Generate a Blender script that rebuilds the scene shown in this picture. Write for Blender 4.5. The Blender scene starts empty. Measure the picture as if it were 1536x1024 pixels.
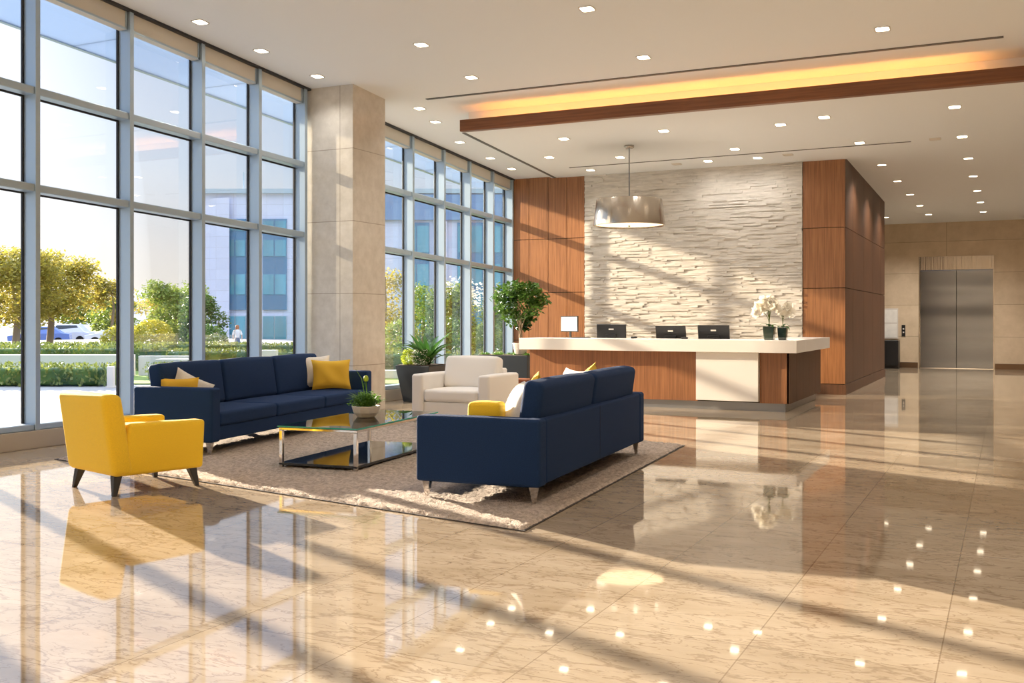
import bpy, bmesh, math, random
from mathutils import Vector, Matrix, Euler
rnd = random.Random(7)
PI = math.pi
C = bpy.context.scene.collection
# ---------------------------------------------------------------- materials
def new_mat(name):
    m = bpy.data.materials.new(name); m.use_nodes = True
    nt = m.node_tree; b = nt.nodes['Principled BSDF']
    return m, nt, b
def mat(name, col, rough=.6, metal=0., spec=None, noise=None, bump=None, sheen=0, coat=0, ior=None):
    """noise=(scale, amount) colour variation; bump=(scale, strength, (sx,sy,sz))"""
    m, nt, b = new_mat(name)
    b.inputs['Base Color'].default_value = (*col, 1); b.inputs['Roughness'].default_value = rough
    b.inputs['Metallic'].default_value = metal
    if spec is not None: b.inputs['Specular IOR Level'].default_value = spec
    if ior: b.inputs['IOR'].default_value = ior
    if sheen: b.inputs['Sheen Weight'].default_value = sheen; b.inputs['Sheen Roughness'].default_value = .5
    if coat: b.inputs['Coat Weight'].default_value = coat
    tc = nt.nodes.new('ShaderNodeTexCoord')
    if noise:
        n = nt.nodes.new('ShaderNodeTexNoise'); n.inputs['Scale'].default_value = noise[0]; n.inputs['Detail'].default_value = 5
        mp = nt.nodes.new('ShaderNodeMapping')
        if len(noise) > 2: mp.inputs['Scale'].default_value = noise[2]
        nt.links.new(tc.outputs['Object'], mp.inputs[0]); nt.links.new(mp.outputs[0], n.inputs['Vector'])
        r = nt.nodes.new('ShaderNodeValToRGB'); a = noise[1]
        r.color_ramp.elements[0].position = .3; r.color_ramp.elements[1].position = .7
        r.color_ramp.elements[0].color = (*[c*(1-a) for c in col], 1); r.color_ramp.elements[1].color = (*[min(1, c*(1+a)) for c in col], 1)
        nt.links.new(n.outputs['Fac'], r.inputs[0]); nt.links.new(r.outputs[0], b.inputs['Base Color'])
    if bump:
        n = nt.nodes.new('ShaderNodeTexNoise'); n.inputs['Scale'].default_value = bump[0]; n.inputs['Detail'].default_value = 4
        mp = nt.nodes.new('ShaderNodeMapping')
        if len(bump) > 2: mp.inputs['Scale'].default_value = bump[2]
        nt.links.new(tc.outputs['Object'], mp.inputs[0]); nt.links.new(mp.outputs[0], n.inputs['Vector'])
        bp = nt.nodes.new('ShaderNodeBump'); bp.inputs['Strength'].default_value = bump[1]; bp.inputs['Distance'].default_value = .02
        nt.links.new(n.outputs['Fac'], bp.inputs['Height']); nt.links.new(bp.outputs[0], b.inputs['Normal'])
    return m
def emis(name, col, s):
    m, nt, b = new_mat(name)
    b.inputs['Base Color'].default_value = (*col, 1)
    b.inputs['Emission Color'].default_value = (*col, 1); b.inputs['Emission Strength'].default_value = s
    return m
def leaf_mat(name, col, col2, trans=.35, rough=.45):
    m, nt, b = new_mat(name)
    tc = nt.nodes.new('ShaderNodeTexCoord')
    n = nt.nodes.new('ShaderNodeTexNoise'); n.inputs['Scale'].default_value = 2.5; n.inputs['Detail'].default_value = 6
    nt.links.new(tc.outputs['Object'], n.inputs['Vector'])
    r = nt.nodes.new('ShaderNodeValToRGB'); r.color_ramp.elements[0].position = .35; r.color_ramp.elements[1].position = .65
    r.color_ramp.elements[0].color = (*col, 1); r.color_ramp.elements[1].color = (*col2, 1)
    nt.links.new(n.outputs['Fac'], r.inputs[0]); nt.links.new(r.outputs[0], b.inputs['Base Color'])
    b.inputs['Roughness'].default_value = rough
    t = nt.nodes.new('ShaderNodeBsdfTranslucent'); nt.links.new(r.outputs[0], t.inputs[0])
    mx = nt.nodes.new('ShaderNodeMixShader'); mx.inputs[0].default_value = trans
    nt.links.new(b.outputs[0], mx.inputs[1]); nt.links.new(t.outputs[0], mx.inputs[2])
    nt.links.new(mx.outputs[0], nt.nodes['Material Output'].inputs[0])
    return m
def wood(name, c1, c2, axis='z', rough=.38, plank=None):
    m, nt, b = new_mat(name)
    tc = nt.nodes.new('ShaderNodeTexCoord'); mp = nt.nodes.new('ShaderNodeMapping')
    mp.inputs['Scale'].default_value = {'z': (38, 38, 1.2), 'x': (1.2, 38, 38)}[axis]
    n = nt.nodes.new('ShaderNodeTexNoise'); n.inputs['Scale'].default_value = 1; n.inputs['Detail'].default_value = 6; n.inputs['Roughness'].default_value = .6
    n2 = nt.nodes.new('ShaderNodeTexNoise'); n2.inputs['Scale'].default_value = .9; n2.inputs['Detail'].default_value = 1
    r = nt.nodes.new('ShaderNodeValToRGB'); r.color_ramp.elements[0].position = .32; r.color_ramp.elements[1].position = .68
    r.color_ramp.elements[0].color = (*c1, 1); r.color_ramp.elements[1].color = (*c2, 1)
    nt.links.new(tc.outputs['Object'], mp.inputs[0]); nt.links.new(mp.outputs[0], n.inputs['Vector'])
    nt.links.new(tc.outputs['Object'], n2.inputs['Vector'])
    nt.links.new(n.outputs['Fac'], r.inputs[0])
    mx = nt.nodes.new('ShaderNodeMix'); mx.data_type = 'RGBA'; mx.blend_type = 'MULTIPLY'; mx.inputs[0].default_value = .35
    nt.links.new(r.outputs[0], mx.inputs[6])
    r2 = nt.nodes.new('ShaderNodeValToRGB'); r2.color_ramp.elements[0].position = .4; r2.color_ramp.elements[0].color = (.6, .6, .6, 1); r2.color_ramp.elements[1].position = .6
    nt.links.new(n2.outputs['Fac'], r2.inputs[0]); nt.links.new(r2.outputs[0], mx.inputs[7])
    nt.links.new(mx.outputs[2], b.inputs['Base Color'])
    b.inputs['Roughness'].default_value = rough
    return m
def glass_mat(name, tint=(1, 1, 1), ior=1.5, rough=0.0, maxr=1.0):
    m, nt, b = new_mat(name); nt.nodes.remove(b)
    t = nt.nodes.new('ShaderNodeBsdfTransparent'); t.inputs[0].default_value = (*tint, 1)
    g = nt.nodes.new('ShaderNodeBsdfGlossy'); g.inputs['Roughness'].default_value = rough
    f = nt.nodes.new('ShaderNodeFresnel'); f.inputs[0].default_value = ior
    mm = nt.nodes.new('ShaderNodeMath'); mm.operation = 'MULTIPLY'; mm.inputs[1].default_value = maxr
    nt.links.new(f.outputs[0], mm.inputs[0])
    mx = nt.nodes.new('ShaderNodeMixShader')
    nt.links.new(mm.outputs[0], mx.inputs[0]); nt.links.new(t.outputs[0], mx.inputs[1]); nt.links.new(g.outputs[0], mx.inputs[2])
    nt.links.new(mx.outputs[0], nt.nodes['Material Output'].inputs[0])
    return m
def marble_floor():
    m, nt, b = new_mat('polished_marble')
    L = nt.links.new; N = nt.nodes.new
    tc = N('ShaderNodeTexCoord')
    br = N('ShaderNodeTexBrick'); br.offset = .0; br.squash = 1
    br.inputs['Scale'].default_value = 1; br.inputs['Brick Width'].default_value = .775; br.inputs['Row Height'].default_value = .775
    br.inputs['Mortar Size'].default_value = .003; br.inputs['Mortar Smooth'].default_value = 0
    br.inputs['Color1'].default_value = (1, 1, 1, 1); br.inputs['Color2'].default_value = (.84, .83, .82, 1); br.inputs['Mortar'].default_value = (.50, .44, .38, 1)
    mpb = N('ShaderNodeMapping'); mpb.inputs['Location'].default_value = (.263, .1, 0)
    L(tc.outputs['Object'], mpb.inputs[0]); L(mpb.outputs[0], br.inputs['Vector'])
    # per-tile shift of the vein pattern
    off = N('ShaderNodeVectorMath'); off.operation = 'MULTIPLY_ADD'
    off.inputs[1].default_value = (9, 9, 9)
    L(br.outputs['Color'], off.inputs[0]); L(tc.outputs['Object'], off.inputs[2])
    mp = N('ShaderNodeMapping'); mp.inputs['Rotation'].default_value = (0, 0, .6); mp.inputs['Scale'].default_value = (1.0, 2.6, 1)
    L(tc.outputs['Object'], mp.inputs[0])
    warp = N('ShaderNodeTexNoise'); warp.inputs['Scale'].default_value = 2.2; warp.inputs['Detail'].default_value = 6; warp.inputs['Roughness'].default_value = .55
    L(mp.outputs[0], warp.inputs['Vector'])
    add = N('ShaderNodeVectorMath'); add.operation = 'MULTIPLY_ADD'; add.inputs[1].default_value = (.7, .7, .7)
    L(warp.outputs['Color'], add.inputs[0]); L(mp.outputs[0], add.inputs[2])
    def veins(scale, w, seed):
        n = N('ShaderNodeTexNoise'); n.inputs['Scale'].default_value = scale; n.inputs['Detail'].default_value = 3
        mpp = N('ShaderNodeMapping'); mpp.inputs['Location'].default_value = (seed, seed*2, 0)
        L(add.outputs[0], mpp.inputs[0]); L(mpp.outputs[0], n.inputs['Vector'])
        s = N('ShaderNodeMath'); s.operation = 'SUBTRACT'; s.inputs[1].default_value = .5; L(n.outputs['Fac'], s.inputs[0])
        a = N('ShaderNodeMath'); a.operation = 'ABSOLUTE'; L(s.outputs[0], a.inputs[0])
        r = N('ShaderNodeMapRange'); r.inputs['From Max'].default_value = w; L(a.outputs[0], r.inputs[0])
        return r.outputs[0]
    v1 = veins(1.5, .018, 3); v2 = veins(3.6, .022, 11)
    mn = N('ShaderNodeMath'); mn.operation = 'MULTIPLY'; L(v1, mn.inputs[0]); L(v2, mn.inputs[1])
    cl = N('ShaderNodeTexNoise'); cl.inputs['Scale'].default_value = 1.3; cl.inputs['Detail'].default_value = 8; cl.inputs['Roughness'].default_value = .65
    L(add.outputs[0], cl.inputs['Vector'])
    cr = N('ShaderNodeValToRGB'); cr.color_ramp.elements[0].position = .3; cr.color_ramp.elements[1].position = .68
    cr.color_ramp.elements[0].color = (.40, .31, .21, 1); cr.color_ramp.elements[1].color = (.55, .45, .335, 1)
    L(cl.outputs['Fac'], cr.inputs[0])
    vr = N('ShaderNodeMix'); vr.data_type = 'RGBA'; vr.inputs[6].default_value = (.22, .14, .08, 1)
    vf = N('ShaderNodeMapRange'); vf.inputs['To Min'].default_value = .42; L(mn.outputs[0], vf.inputs[0])
    L(vf.outputs[0], vr.inputs[0]); L(cr.outputs[0], vr.inputs[7])
    mu = N('ShaderNodeMix'); mu.data_type = 'RGBA'; mu.blend_type = 'MULTIPLY'; mu.inputs[0].default_value = .8
    L(vr.outputs[2], mu.inputs[6]); L(br.outputs['Color'], mu.inputs[7]); L(mu.outputs[2], b.inputs['Base Color'])
    b.inputs['Roughness'].default_value = .035; b.inputs['IOR'].default_value = FLOOR_IOR
    wn = N('ShaderNodeTexNoise'); wn.inputs['Scale'].default_value = 1.6; wn.inputs['Detail'].default_value = 1
    L(tc.outputs['Object'], wn.inputs['Vector'])
    bp = N('ShaderNodeBump'); bp.inputs['Strength'].default_value = .035; bp.inputs['Distance'].default_value = .02
    L(wn.outputs['Fac'], bp.inputs['Height']); L(bp.outputs[0], b.inputs['Normal'])
    return m
def stone_mat(name, c1, c2, rough=.5, scale=5, joints=None, plane='xz', spec=.5):
    """pale stone with optional slab joints (width, height, x offset, z offset)"""
    m, nt, b = new_mat(name); L = nt.links.new; N = nt.nodes.new
    tc = N('ShaderNodeTexCoord'); n = N('ShaderNodeTexNoise'); n.inputs['Scale'].default_value = scale; n.inputs['Detail'].default_value = 8; n.inputs['Roughness'].default_value = .65
    L(tc.outputs['Object'], n.inputs['Vector'])
    r = N('ShaderNodeValToRGB'); r.color_ramp.elements[0].position = .3; r.color_ramp.elements[1].position = .7
    r.color_ramp.elements[0].color = (*c1, 1); r.color_ramp.elements[1].color = (*c2, 1); L(n.outputs['Fac'], r.inputs[0])
    out = r.outputs[0]
    if joints:
        w, h, ox, oz = joints
        sx = N('ShaderNodeSeparateXYZ'); L(tc.outputs['Object'], sx.inputs[0])
        cb = N('ShaderNodeCombineXYZ'); L(sx.outputs['X' if plane == 'xz' else 'Y'], cb.inputs[0]); L(sx.outputs['Z'], cb.inputs[1])
        mp = N('ShaderNodeMapping'); mp.inputs['Location'].default_value = (ox, oz, 0); L(cb.outputs[0], mp.inputs[0])
        br = N('ShaderNodeTexBrick'); br.offset = 0; br.inputs['Scale'].default_value = 1
        br.inputs['Brick Width'].default_value = w; br.inputs['Row Height'].default_value = h; br.inputs['Mortar Size'].default_value = .006
        br.inputs['Color1'].default_value = (1, 1, 1, 1); br.inputs['Color2'].default_value = (.93, .93, .93, 1); br.inputs['Mortar'].default_value = (.55, .52, .48, 1)
        L(mp.outputs[0], br.inputs['Vector'])
        mu = N('ShaderNodeMix'); mu.data_type = 'RGBA'; mu.blend_type = 'MULTIPLY'; mu.inputs[0].default_value = 1
        L(out, mu.inputs[6]); L(br.outputs['Color'], mu.inputs[7]); out = mu.outputs[2]
    L(out, b.inputs['Base Color']); b.inputs['Roughness'].default_value = rough; b.inputs['Specular IOR Level'].default_value = spec
    return m
FLOOR_IOR = 2.2
M = dict(
 floor=marble_floor(),
 ceiling=mat('painted_ceiling', (.79, .82, .86), .75),
 alum=mat('satin_aluminium', (.40, .51, .62), .36, .45),
 gasket=mat('black_gasket', (.02, .02, .025), .5),
 glass=glass_mat('window_glass', (.97, .985, 1.0), 1.42, maxr=.28),
 blind=mat('blind_cassette', (.62, .60, .55), .6),
 curb=mat('curb_stone', (.42, .38, .33), .35),
 column=stone_mat('travertine', (.53, .49, .43), (.67, .63, .57), .28, 6, (.75, 1.11, .24, .38)),
 column_side=None,
 wood=wood('walnut_panel', (.22, .088, .033), (.40, .175, .070)),
 woodx=wood('walnut_beam', (.16, .055, .02), (.26, .10, .038), 'x'),
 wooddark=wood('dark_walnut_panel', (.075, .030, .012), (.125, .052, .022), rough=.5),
 deskwood=wood('desk_walnut', (.20, .082, .034), (.36, .155, .066)),
 joint=mat('shadow_gap', (.03, .018, .012), .7),
 ledge=mat('ledge_stone', (.62, .59, .55), .9, spec=.2, noise=(5, .12, (1, 1, 6)), bump=(18, .25, (.4, 1, 3))),
 lift_wall=stone_mat('beige_stone_wall', (.58, .46, .32), (.70, .57, .42), .3, 3, (2.1, .93, 1.62, .0)),
 plainwall=stone_mat('beige_wall', (.55, .46, .36), (.62, .53, .43), .5, 3),
 bronze=mat('bronze_skirting', (.16, .10, .06), .3, .7),
 steel=mat('brushed_steel', (.22, .235, .26), .2, 1, bump=(1, .5, (.10, .10, .75))),
 brushed=mat('brushed_nickel', (.52, .47, .41), .2, 1, bump=(9, .25, (2, 2, .05))),
 chrome=mat('chrome', (.72, .70, .68), .08, 1),
 quartz=mat('white_quartz', (.82, .80, .78), .22),
 toe=mat('steel_toe_kick', (.28, .29, .31), .35, .6),
 navy=mat('navy_fabric', (.009, .031, .098), .9, spec=.25, noise=(160, .25), bump=(420, .35)),
 navyseam=mat('navy_seam', (.008, .016, .045), .9),
 yellow=mat('yellow_fabric', (.88, .58, .02), .8, sheen=.1, noise=(160, .08), bump=(420, .3)),
 cream=mat('cream_fabric', (.88, .85, .81), .85, sheen=.2, bump=(420, .3)),
 pillowwhite=mat('white_linen', (.80, .76, .70), .9, noise=(90, .05), bump=(300, .5)),
 pillowyellow=mat('yellow_linen', (.82, .50, .04), .85, bump=(300, .5)),
 darkleg=mat('black_wood_leg', (.015, .014, .014), .35),
 rug=mat('taupe_rug', (.50, .41, .34), 1, spec=.1, noise=(26, .30), bump=(75, 1.0)),
 rugedge=mat('dark_rug_binding', (.05, .04, .035), .9),
 tglass=glass_mat('tabletop_glass', (.50, .78, .72), 1.6),
 tedge=mat('green_glass_edge', (.01, .30, .24), .1, spec=.8),
 shelf=mat('smoked_shelf', (.018, .022, .028), .04, ior=1.7),
 bowl=mat('cream_ceramic', (.72, .66, .56), .5, noise=(20, .08)),
 potwhite=mat('white_pot', (.66, .62, .57), .6, noise=(30, .12)),
 planter=mat('charcoal_planter', (.010, .014, .020), .4),
 soil=mat('soil', (.06, .04, .025), .95, bump=(40, 1)),
 bark=mat('bark', (.26, .19, .12), .9, bump=(30, .8, (1, 1, .2))),
 leaf=leaf_mat('ficus_leaf', (.02, .07, .01), (.10, .20, .03), .25, .35),
 agave=leaf_mat('strap_leaf', (.02, .075, .015), (.06, .17, .03), .2, .35),
 herb=leaf_mat('herb_leaf', (.06, .18, .02), (.20, .38, .05), .3),
 lime=leaf_mat('lime_leaf', (.30, .42, .03), (.55, .62, .06), .3),
 whitepetal=leaf_mat('white_petal', (.80, .76, .66), (.90, .87, .80), .3),
 stem=mat('stem', (.10, .16, .03), .5),
 vase=mat('dark_glass_vase', (.02, .035, .025), .06, spec=.9),
 black=mat('black_plastic', (.012, .012, .014), .35),
 badge=mat('pale_badge', (.75, .72, .68), .4),
 screen=emis('lit_screen', (.86, .84, .80), .55),
 lens=emis('lamp_lens', (1, .84, .62), 9),
 lensoff=mat('lamp_lens_off', (.62, .56, .50), .4),
 trimring=mat('lamp_trim', (.60, .57, .53), .5),
 slot=mat('air_slot', (.10, .10, .10), .6),
 strip=emis('cove_strip', (1, .40, .09), 17),
 diffuser=emis('pendant_diffuser', (1, .80, .50), 1.35),
 redwood=wood('red_brown_wood', (.20, .05, .015), (.34, .10, .03), 'x'),
 book=mat('book_cloth', (.40, .16, .06), .6), book2=mat('book_cloth_cream', (.62, .48, .30), .6),
 paper=mat('white_print', (.80, .78, .74), .7, noise=(6, .08)),
 # outdoors
 paving=stone_mat('plaza_paving', (.27, .26, .25), (.34, .33, .32), .8, 2),
 lawn=mat('lawn', (.17, .24, .035), 1, noise=(1.5, .35)),
 asphalt=mat('asphalt', (.28, .26, .25), .9, noise=(3, .1)),
 hedge=leaf_mat('hedge_leaf', (.10, .14, .03), (.27, .30, .06), .3),
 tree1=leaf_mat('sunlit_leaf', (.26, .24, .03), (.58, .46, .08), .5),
 tree2=leaf_mat('green_leaf', (.14, .22, .03), (.34, .40, .07), .45),
 tree3=leaf_mat('dark_green_leaf', (.05, .11, .02), (.15, .25, .04), .4),
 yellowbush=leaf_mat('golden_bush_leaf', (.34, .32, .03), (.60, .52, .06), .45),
 hillm=mat('hazy_hill', (.46, .44, .46), 1, noise=(.05, .12)),
 lowwall=mat('pale_low_wall', (.66, .62, .58), .8),
 clad=stone_mat('lavender_cladding', (.70, .74, .90), (.74, .78, .94), .6, 1, (1.3, .85, 0, 0)),
 cladblue=stone_mat('blue_cladding', (.22, .34, .56), (.25, .38, .60), .5, 1, (1.5, 1.4, 0, 0)),
 bglass=mat('teal_window_glass', (.10, .34, .46), .06, spec=1, noise=(.5, .35, (1, 1, .25))),
 bspandrel=mat('blue_spandrel', (.10, .24, .40), .2),
 bframe=mat('pale_window_frame', (.45, .55, .62), .5),
 carblue=mat('blue_car_paint', (.12, .20, .50), .25), carsilver=mat('silver_car_paint', (.60, .60, .62), .25, .3), carwhite=mat('white_car_paint', (.78, .78, .78), .25),
 carglass=mat('car_glass', (.05, .06, .07), .08), tyre=mat('tyre', (.02, .02, .02), .8),
 skin=mat('skin', (.62, .36, .24), .6), hair=mat('auburn_hair', (.40, .14, .04), .6), shirt=mat('white_top', (.80, .78, .76), .8), skirt=mat('slate_skirt', (.10, .14, .22), .8),
)
for n_ in M['steel'].node_tree.nodes:
    if n_.type == 'TEX_NOISE': n_.inputs['Detail'].default_value = 1.2
    if n_.type == 'BUMP': n_.inputs['Distance'].default_value = .10; n_.inputs['Strength'].default_value = .9
def canopy_mat():
    m, nt, b = new_mat('frosted_canopy')
    b.inputs['Base Color'].default_value = (.50, .56, .64, 1); b.inputs['Roughness'].default_value = .5
    t = nt.nodes.new('ShaderNodeBsdfTranslucent'); t.inputs[0].default_value = (.44, .52, .62, 1)
    mx = nt.nodes.new('ShaderNodeMixShader'); mx.inputs[0].default_value = .75
    nt.links.new(b.outputs[0], mx.inputs[1]); nt.links.new(t.outputs[0], mx.inputs[2])
    nt.links.new(mx.outputs[0], nt.nodes['Material Output'].inputs[0]); return m
M['canopy'] = canopy_mat()
# ---------------------------------------------------------------- mesh helpers
class MB:
    def __init__(s): s.v = []; s.f = []; s.sm = []
    def add(s, vs, fs, smooth=False):
        o = len(s.v); s.v += [tuple(p) for p in vs]; s.f += [tuple(i+o for i in f) for f in fs]; s.sm += [smooth]*len(fs); return s
    def box(s, x0, x1, y0, y1, z0, z1, T=None):
        vs = [Vector(p) for p in ((x0,y0,z0),(x1,y0,z0),(x1,y1,z0),(x0,y1,z0),(x0,y0,z1),(x1,y0,z1),(x1,y1,z1),(x0,y1,z1))]
        if T: vs = [T @ p for p in vs]
        return s.add(vs, [(0,3,2,1),(4,5,6,7),(0,1,5,4),(1,2,6,5),(2,3,7,6),(3,0,4,7)])
    def hexa(s, vs):
        return s.add(vs, [(0,3,2,1),(4,5,6,7),(0,1,5,4),(1,2,6,5),(2,3,7,6),(3,0,4,7)])
    def tube(s, pts, rs, n=8, cap=True, smooth=True):
        pts = [Vector(p) for p in pts]
        if not hasattr(rs, '__len__'): rs = [rs]*len(pts)
        vs = []; fs = []
        for i, p in enumerate(pts):
            d = (pts[min(i+1, len(pts)-1)] - pts[max(i-1, 0)]).normalized()
            a = Vector((0,0,1)) if abs(d.z) < .9 else Vector((1,0,0))
            x = d.cross(a).normalized(); y = d.cross(x)
            for k in range(n):
                t = 2*PI*k/n; vs.append(p + (x*math.cos(t)+y*math.sin(t))*rs[i])
        for i in range(len(pts)-1):
            for k in range(n): fs.append((i*n+k, i*n+(k+1)%n, (i+1)*n+(k+1)%n, (i+1)*n+k))
        if cap: fs += [tuple(range(n)), tuple(range((len(pts)-1)*n, len(pts)*n))[::-1]]
        return s.add(vs, fs, smooth)
    def lathe(s, prof, n=32, c=(0,0,0), smooth=True):
        vs = []; fs = []
        for r, z in prof:
            for k in range(n):
                t = 2*PI*k/n; vs.append((c[0]+r*math.cos(t), c[1]+r*math.sin(t), c[2]+z))
        for i in range(len(prof)-1):
            for k in range(n): fs.append((i*n+k, i*n+(k+1)%n, (i+1)*n+(k+1)%n, (i+1)*n+k))
        return s.add(vs, fs, smooth)
    def soft(s, x0, x1, y0, y1, z0, z1, r=.04, puff=(0,0,0), T=None, n=10, dip=0):
        """rounded box whose faces may bulge"""
        c = Vector(((x0+x1)/2, (y0+y1)/2, (z0+z1)/2)); h = Vector(((x1-x0)/2, (y1-y0)/2, (z1-z0)/2))
        r = min(r, h.x, h.y, h.z)
        def ax(hh):
            i = max(hh-r, 1e-5); e = [ -hh, -i-r*.62, -i-r*.24, ] ; m = [ -i + 2*i*k/n for k in range(n+1)]
            return e + m + [-q for q in e[::-1]]
        A = [ax(h.x), ax(h.y), ax(h.z)]
        idx = {}; vs = []; fs = []
        def V(i, j, k):
            key = (i, j, k)
            if key in idx: return idx[key]
            p = Vector((A[0][i], A[1][j], A[2][k]))
            inn = Vector([max(-(h[a]-r), min(h[a]-r, p[a])) for a in range(3)])
            d = p - inn
            if d.length > 1e-9: d = d.normalized()*r
            q = inn + d
            u = [q[a]/h[a] if h[a] else 0 for a in range(3)]
            for a in range(3):
                if puff[a]:
                    o = [b for b in range(3) if b != a]
                    q[a] += puff[a]*u[a]*(1-u[o[0]]**2)*(1-u[o[1]]**2)
            w = c + q
            idx[key] = len(vs); vs.append(T @ w if T else w); return idx[key]
        nx, ny, nz = len(A[0])-1, len(A[1])-1, len(A[2])-1
        for i in range(nx):
            for j in range(ny):
                fs.append((V(i,j,0), V(i,j+1,0), V(i+1,j+1,0), V(i+1,j,0))); fs.append((V(i,j,nz), V(i+1,j,nz), V(i+1,j+1,nz), V(i,j+1,nz)))
        for i in range(nx):
            for k in range(nz):
                fs.append((V(i,0,k), V(i+1,0,k), V(i+1,0,k+1), V(i,0,k+1))); fs.append((V(i,ny,k), V(i,ny,k+1), V(i+1,ny,k+1), V(i+1,ny,k)))
        for j in range(ny):
            for k in range(nz):
                fs.append((V(0,j,k), V(0,j,k+1), V(0,j+1,k+1), V(0,j+1,k))); fs.append((V(nx,j,k), V(nx,j+1,k), V(nx,j+1,k+1), V(nx,j,k+1)))
        return s.add(vs, fs, True)
    def pillow(s, w, h, t, T=None, n=14):
        vs = []; fs = []
        for side in (1, -1):
            for i in range(n+1):
                for j in range(n+1):
                    a = -1+2*i/n; b = -1+2*j/n
                    x = a*w/2*(1-.10*(1-b*b)); z = b*h/2*(1-.10*(1-a*a))
                    y = side*t/2*(max(0, (1-a**4)*(1-b**4)))**.55
                    y += .012*math.sin(5*a+3*b)*(1-a*a)*(1-b*b)
                    p = Vector((x, y, z+h/2)); vs.append(T @ p if T else p)
        m = (n+1)**2
        for i in range(n):
            for j in range(n):
                q = (i*(n+1)+j, i*(n+1)+j+1, (i+1)*(n+1)+j+1, (i+1)*(n+1)+j)
                fs.append(q); fs.append(tuple(k+m for k in q[::-1]))
        return s.add(vs, fs, True)
    def leaves(s, n, c, rad, size, surf=.5, aspect=1.9, R=None, droop=0):
        R = R or rnd; vs = []; fs = []
        for _ in range(n):
            while True:
                d = Vector((R.uniform(-1,1), R.uniform(-1,1), R.uniform(-1,1)))
                if .05 < d.length < 1: break
            d.normalize(); rr = R.uniform(surf, 1)
            p = Vector((c[0]+d.x*rad[0]*rr, c[1]+d.y*rad[1]*rr, c[2]+d.z*rad[2]*rr))
            e = Euler((R.uniform(-.9,.9), R.uniform(-.9,.9), R.uniform(0, 6.3))).to_matrix()
            L = size*R.uniform(.7, 1.3); W = L/aspect
            for q in ((-L/2,0,0), (0,-W/2,-.12*L), (L/2,0,-droop*L), (0,W/2,-.12*L)): vs.append(p + e @ Vector(q))
            o = len(vs)-4; fs.append((o, o+1, o+2, o+3))
        return s.add(vs, fs, False)
    def strap(s, base, az, L, w, lift, curl, n=8):
        """long arching leaf"""
        d = Vector((math.cos(az), math.sin(az), 0)); sd = Vector((-d.y, d.x, 0)); vs = []; fs = []
        p = Vector(base); ang = lift
        for i in range(n+1):
            t = i/n; ww = w*(.55+1.6*t*(1-t))*(1-t**4) + .001
            up = Vector((0,0,1))*math.cos(ang) - d*math.sin(ang)
            vs += [p - sd*ww + up*ww*.35, p, p + sd*ww + up*ww*.35]
            p = p + (d*math.cos(ang) + Vector((0,0,1))*math.sin(ang))*(L/n); ang -= curl/n
        for i in range(n):
            o = i*3; fs += [(o, o+1, o+4, o+3), (o+1, o+2, o+5, o+4)]
        return s.add(vs, fs, True)
    def build(s, name, m, parent=None, bevel=0, loc=None):
        me = bpy.data.meshes.new(name); me.from_pydata([tuple(p) for p in s.v], [], s.f)
        for i, p in enumerate(me.polygons): p.use_smooth = s.sm[i]
        me.materials.append(m); me.validate(); me.update()
        o = bpy.data.objects.new(name, me); C.objects.link(o)
        if parent: o.parent = parent
        if loc: o.location = loc
        if bevel:
            b = o.modifiers.new('bevel', 'BEVEL'); b.width = bevel; b.segments = 2; b.limit_method = 'ANGLE'
        return o
def tag(o, label, cat, group=None, kind=None):
    if label: o['label'] = label
    if cat: o['category'] = cat
    if group: o['group'] = group
    if kind: o['kind'] = kind
    return o
def empty(name, loc=(0,0,0), rz=0):
    o = bpy.data.objects.new(name, None); C.objects.link(o); o.empty_display_size = .1
    o.location = loc; o.rotation_euler = (0,0,rz); return o
def thing(name, label, cat, loc=(0,0,0), rz=0, group=None):
    return tag(empty(name, loc, rz), label, cat, group)
def struct(o): o['kind'] = 'structure'; return o
def copy_tree(o, parent=None):
    c = o.copy(); C.objects.link(c); c.parent = parent
    for ch in o.children: copy_tree(ch, c)
    return c
# the street grid outdoors and the loose seating are turned 25.86 degrees against the room
A = math.radians(25.861); SA, CA = math.sin(A), math.cos(A)
def site(X, Z, z=0): return Vector((X*CA - Z*SA, X*SA + Z*CA, z))
# ---------------------------------------------------------------- room
UW = -9.80            # room face of the glazing frames
VB = 20.35            # back wall
VL = 32.5             # lift wall
UR = 4.6              # right wall
VF = -6.5             # wall behind the camera
def ceil_z(v): return 4.524 + .0696*(VB-v) if v < VB else 4.524 - .0206*(v-VB)
struct(MB().box(UW-.25, UR+.2, VF-.2, VL+1, -.12, 0).build('floor', M['floor']))
# main ceiling rising towards the street, level with the back wall top
mb = MB()
for v0, v1 in ((VF-.2, VB), (VB, VL+.3)):
    a, b = ceil_z(v0), ceil_z(v1)
    mb.hexa([(UW-.2,v0,a),(UR+.2,v0,a),(UR+.2,v1,b),(UW-.2,v1,b),(UW-.2,v0,a+.2),(UR+.2,v0,a+.2),(UR+.2,v1,b+.2),(UW-.2,v1,b+.2)])
struct(mb.build('ceiling', M['ceiling']))
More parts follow.
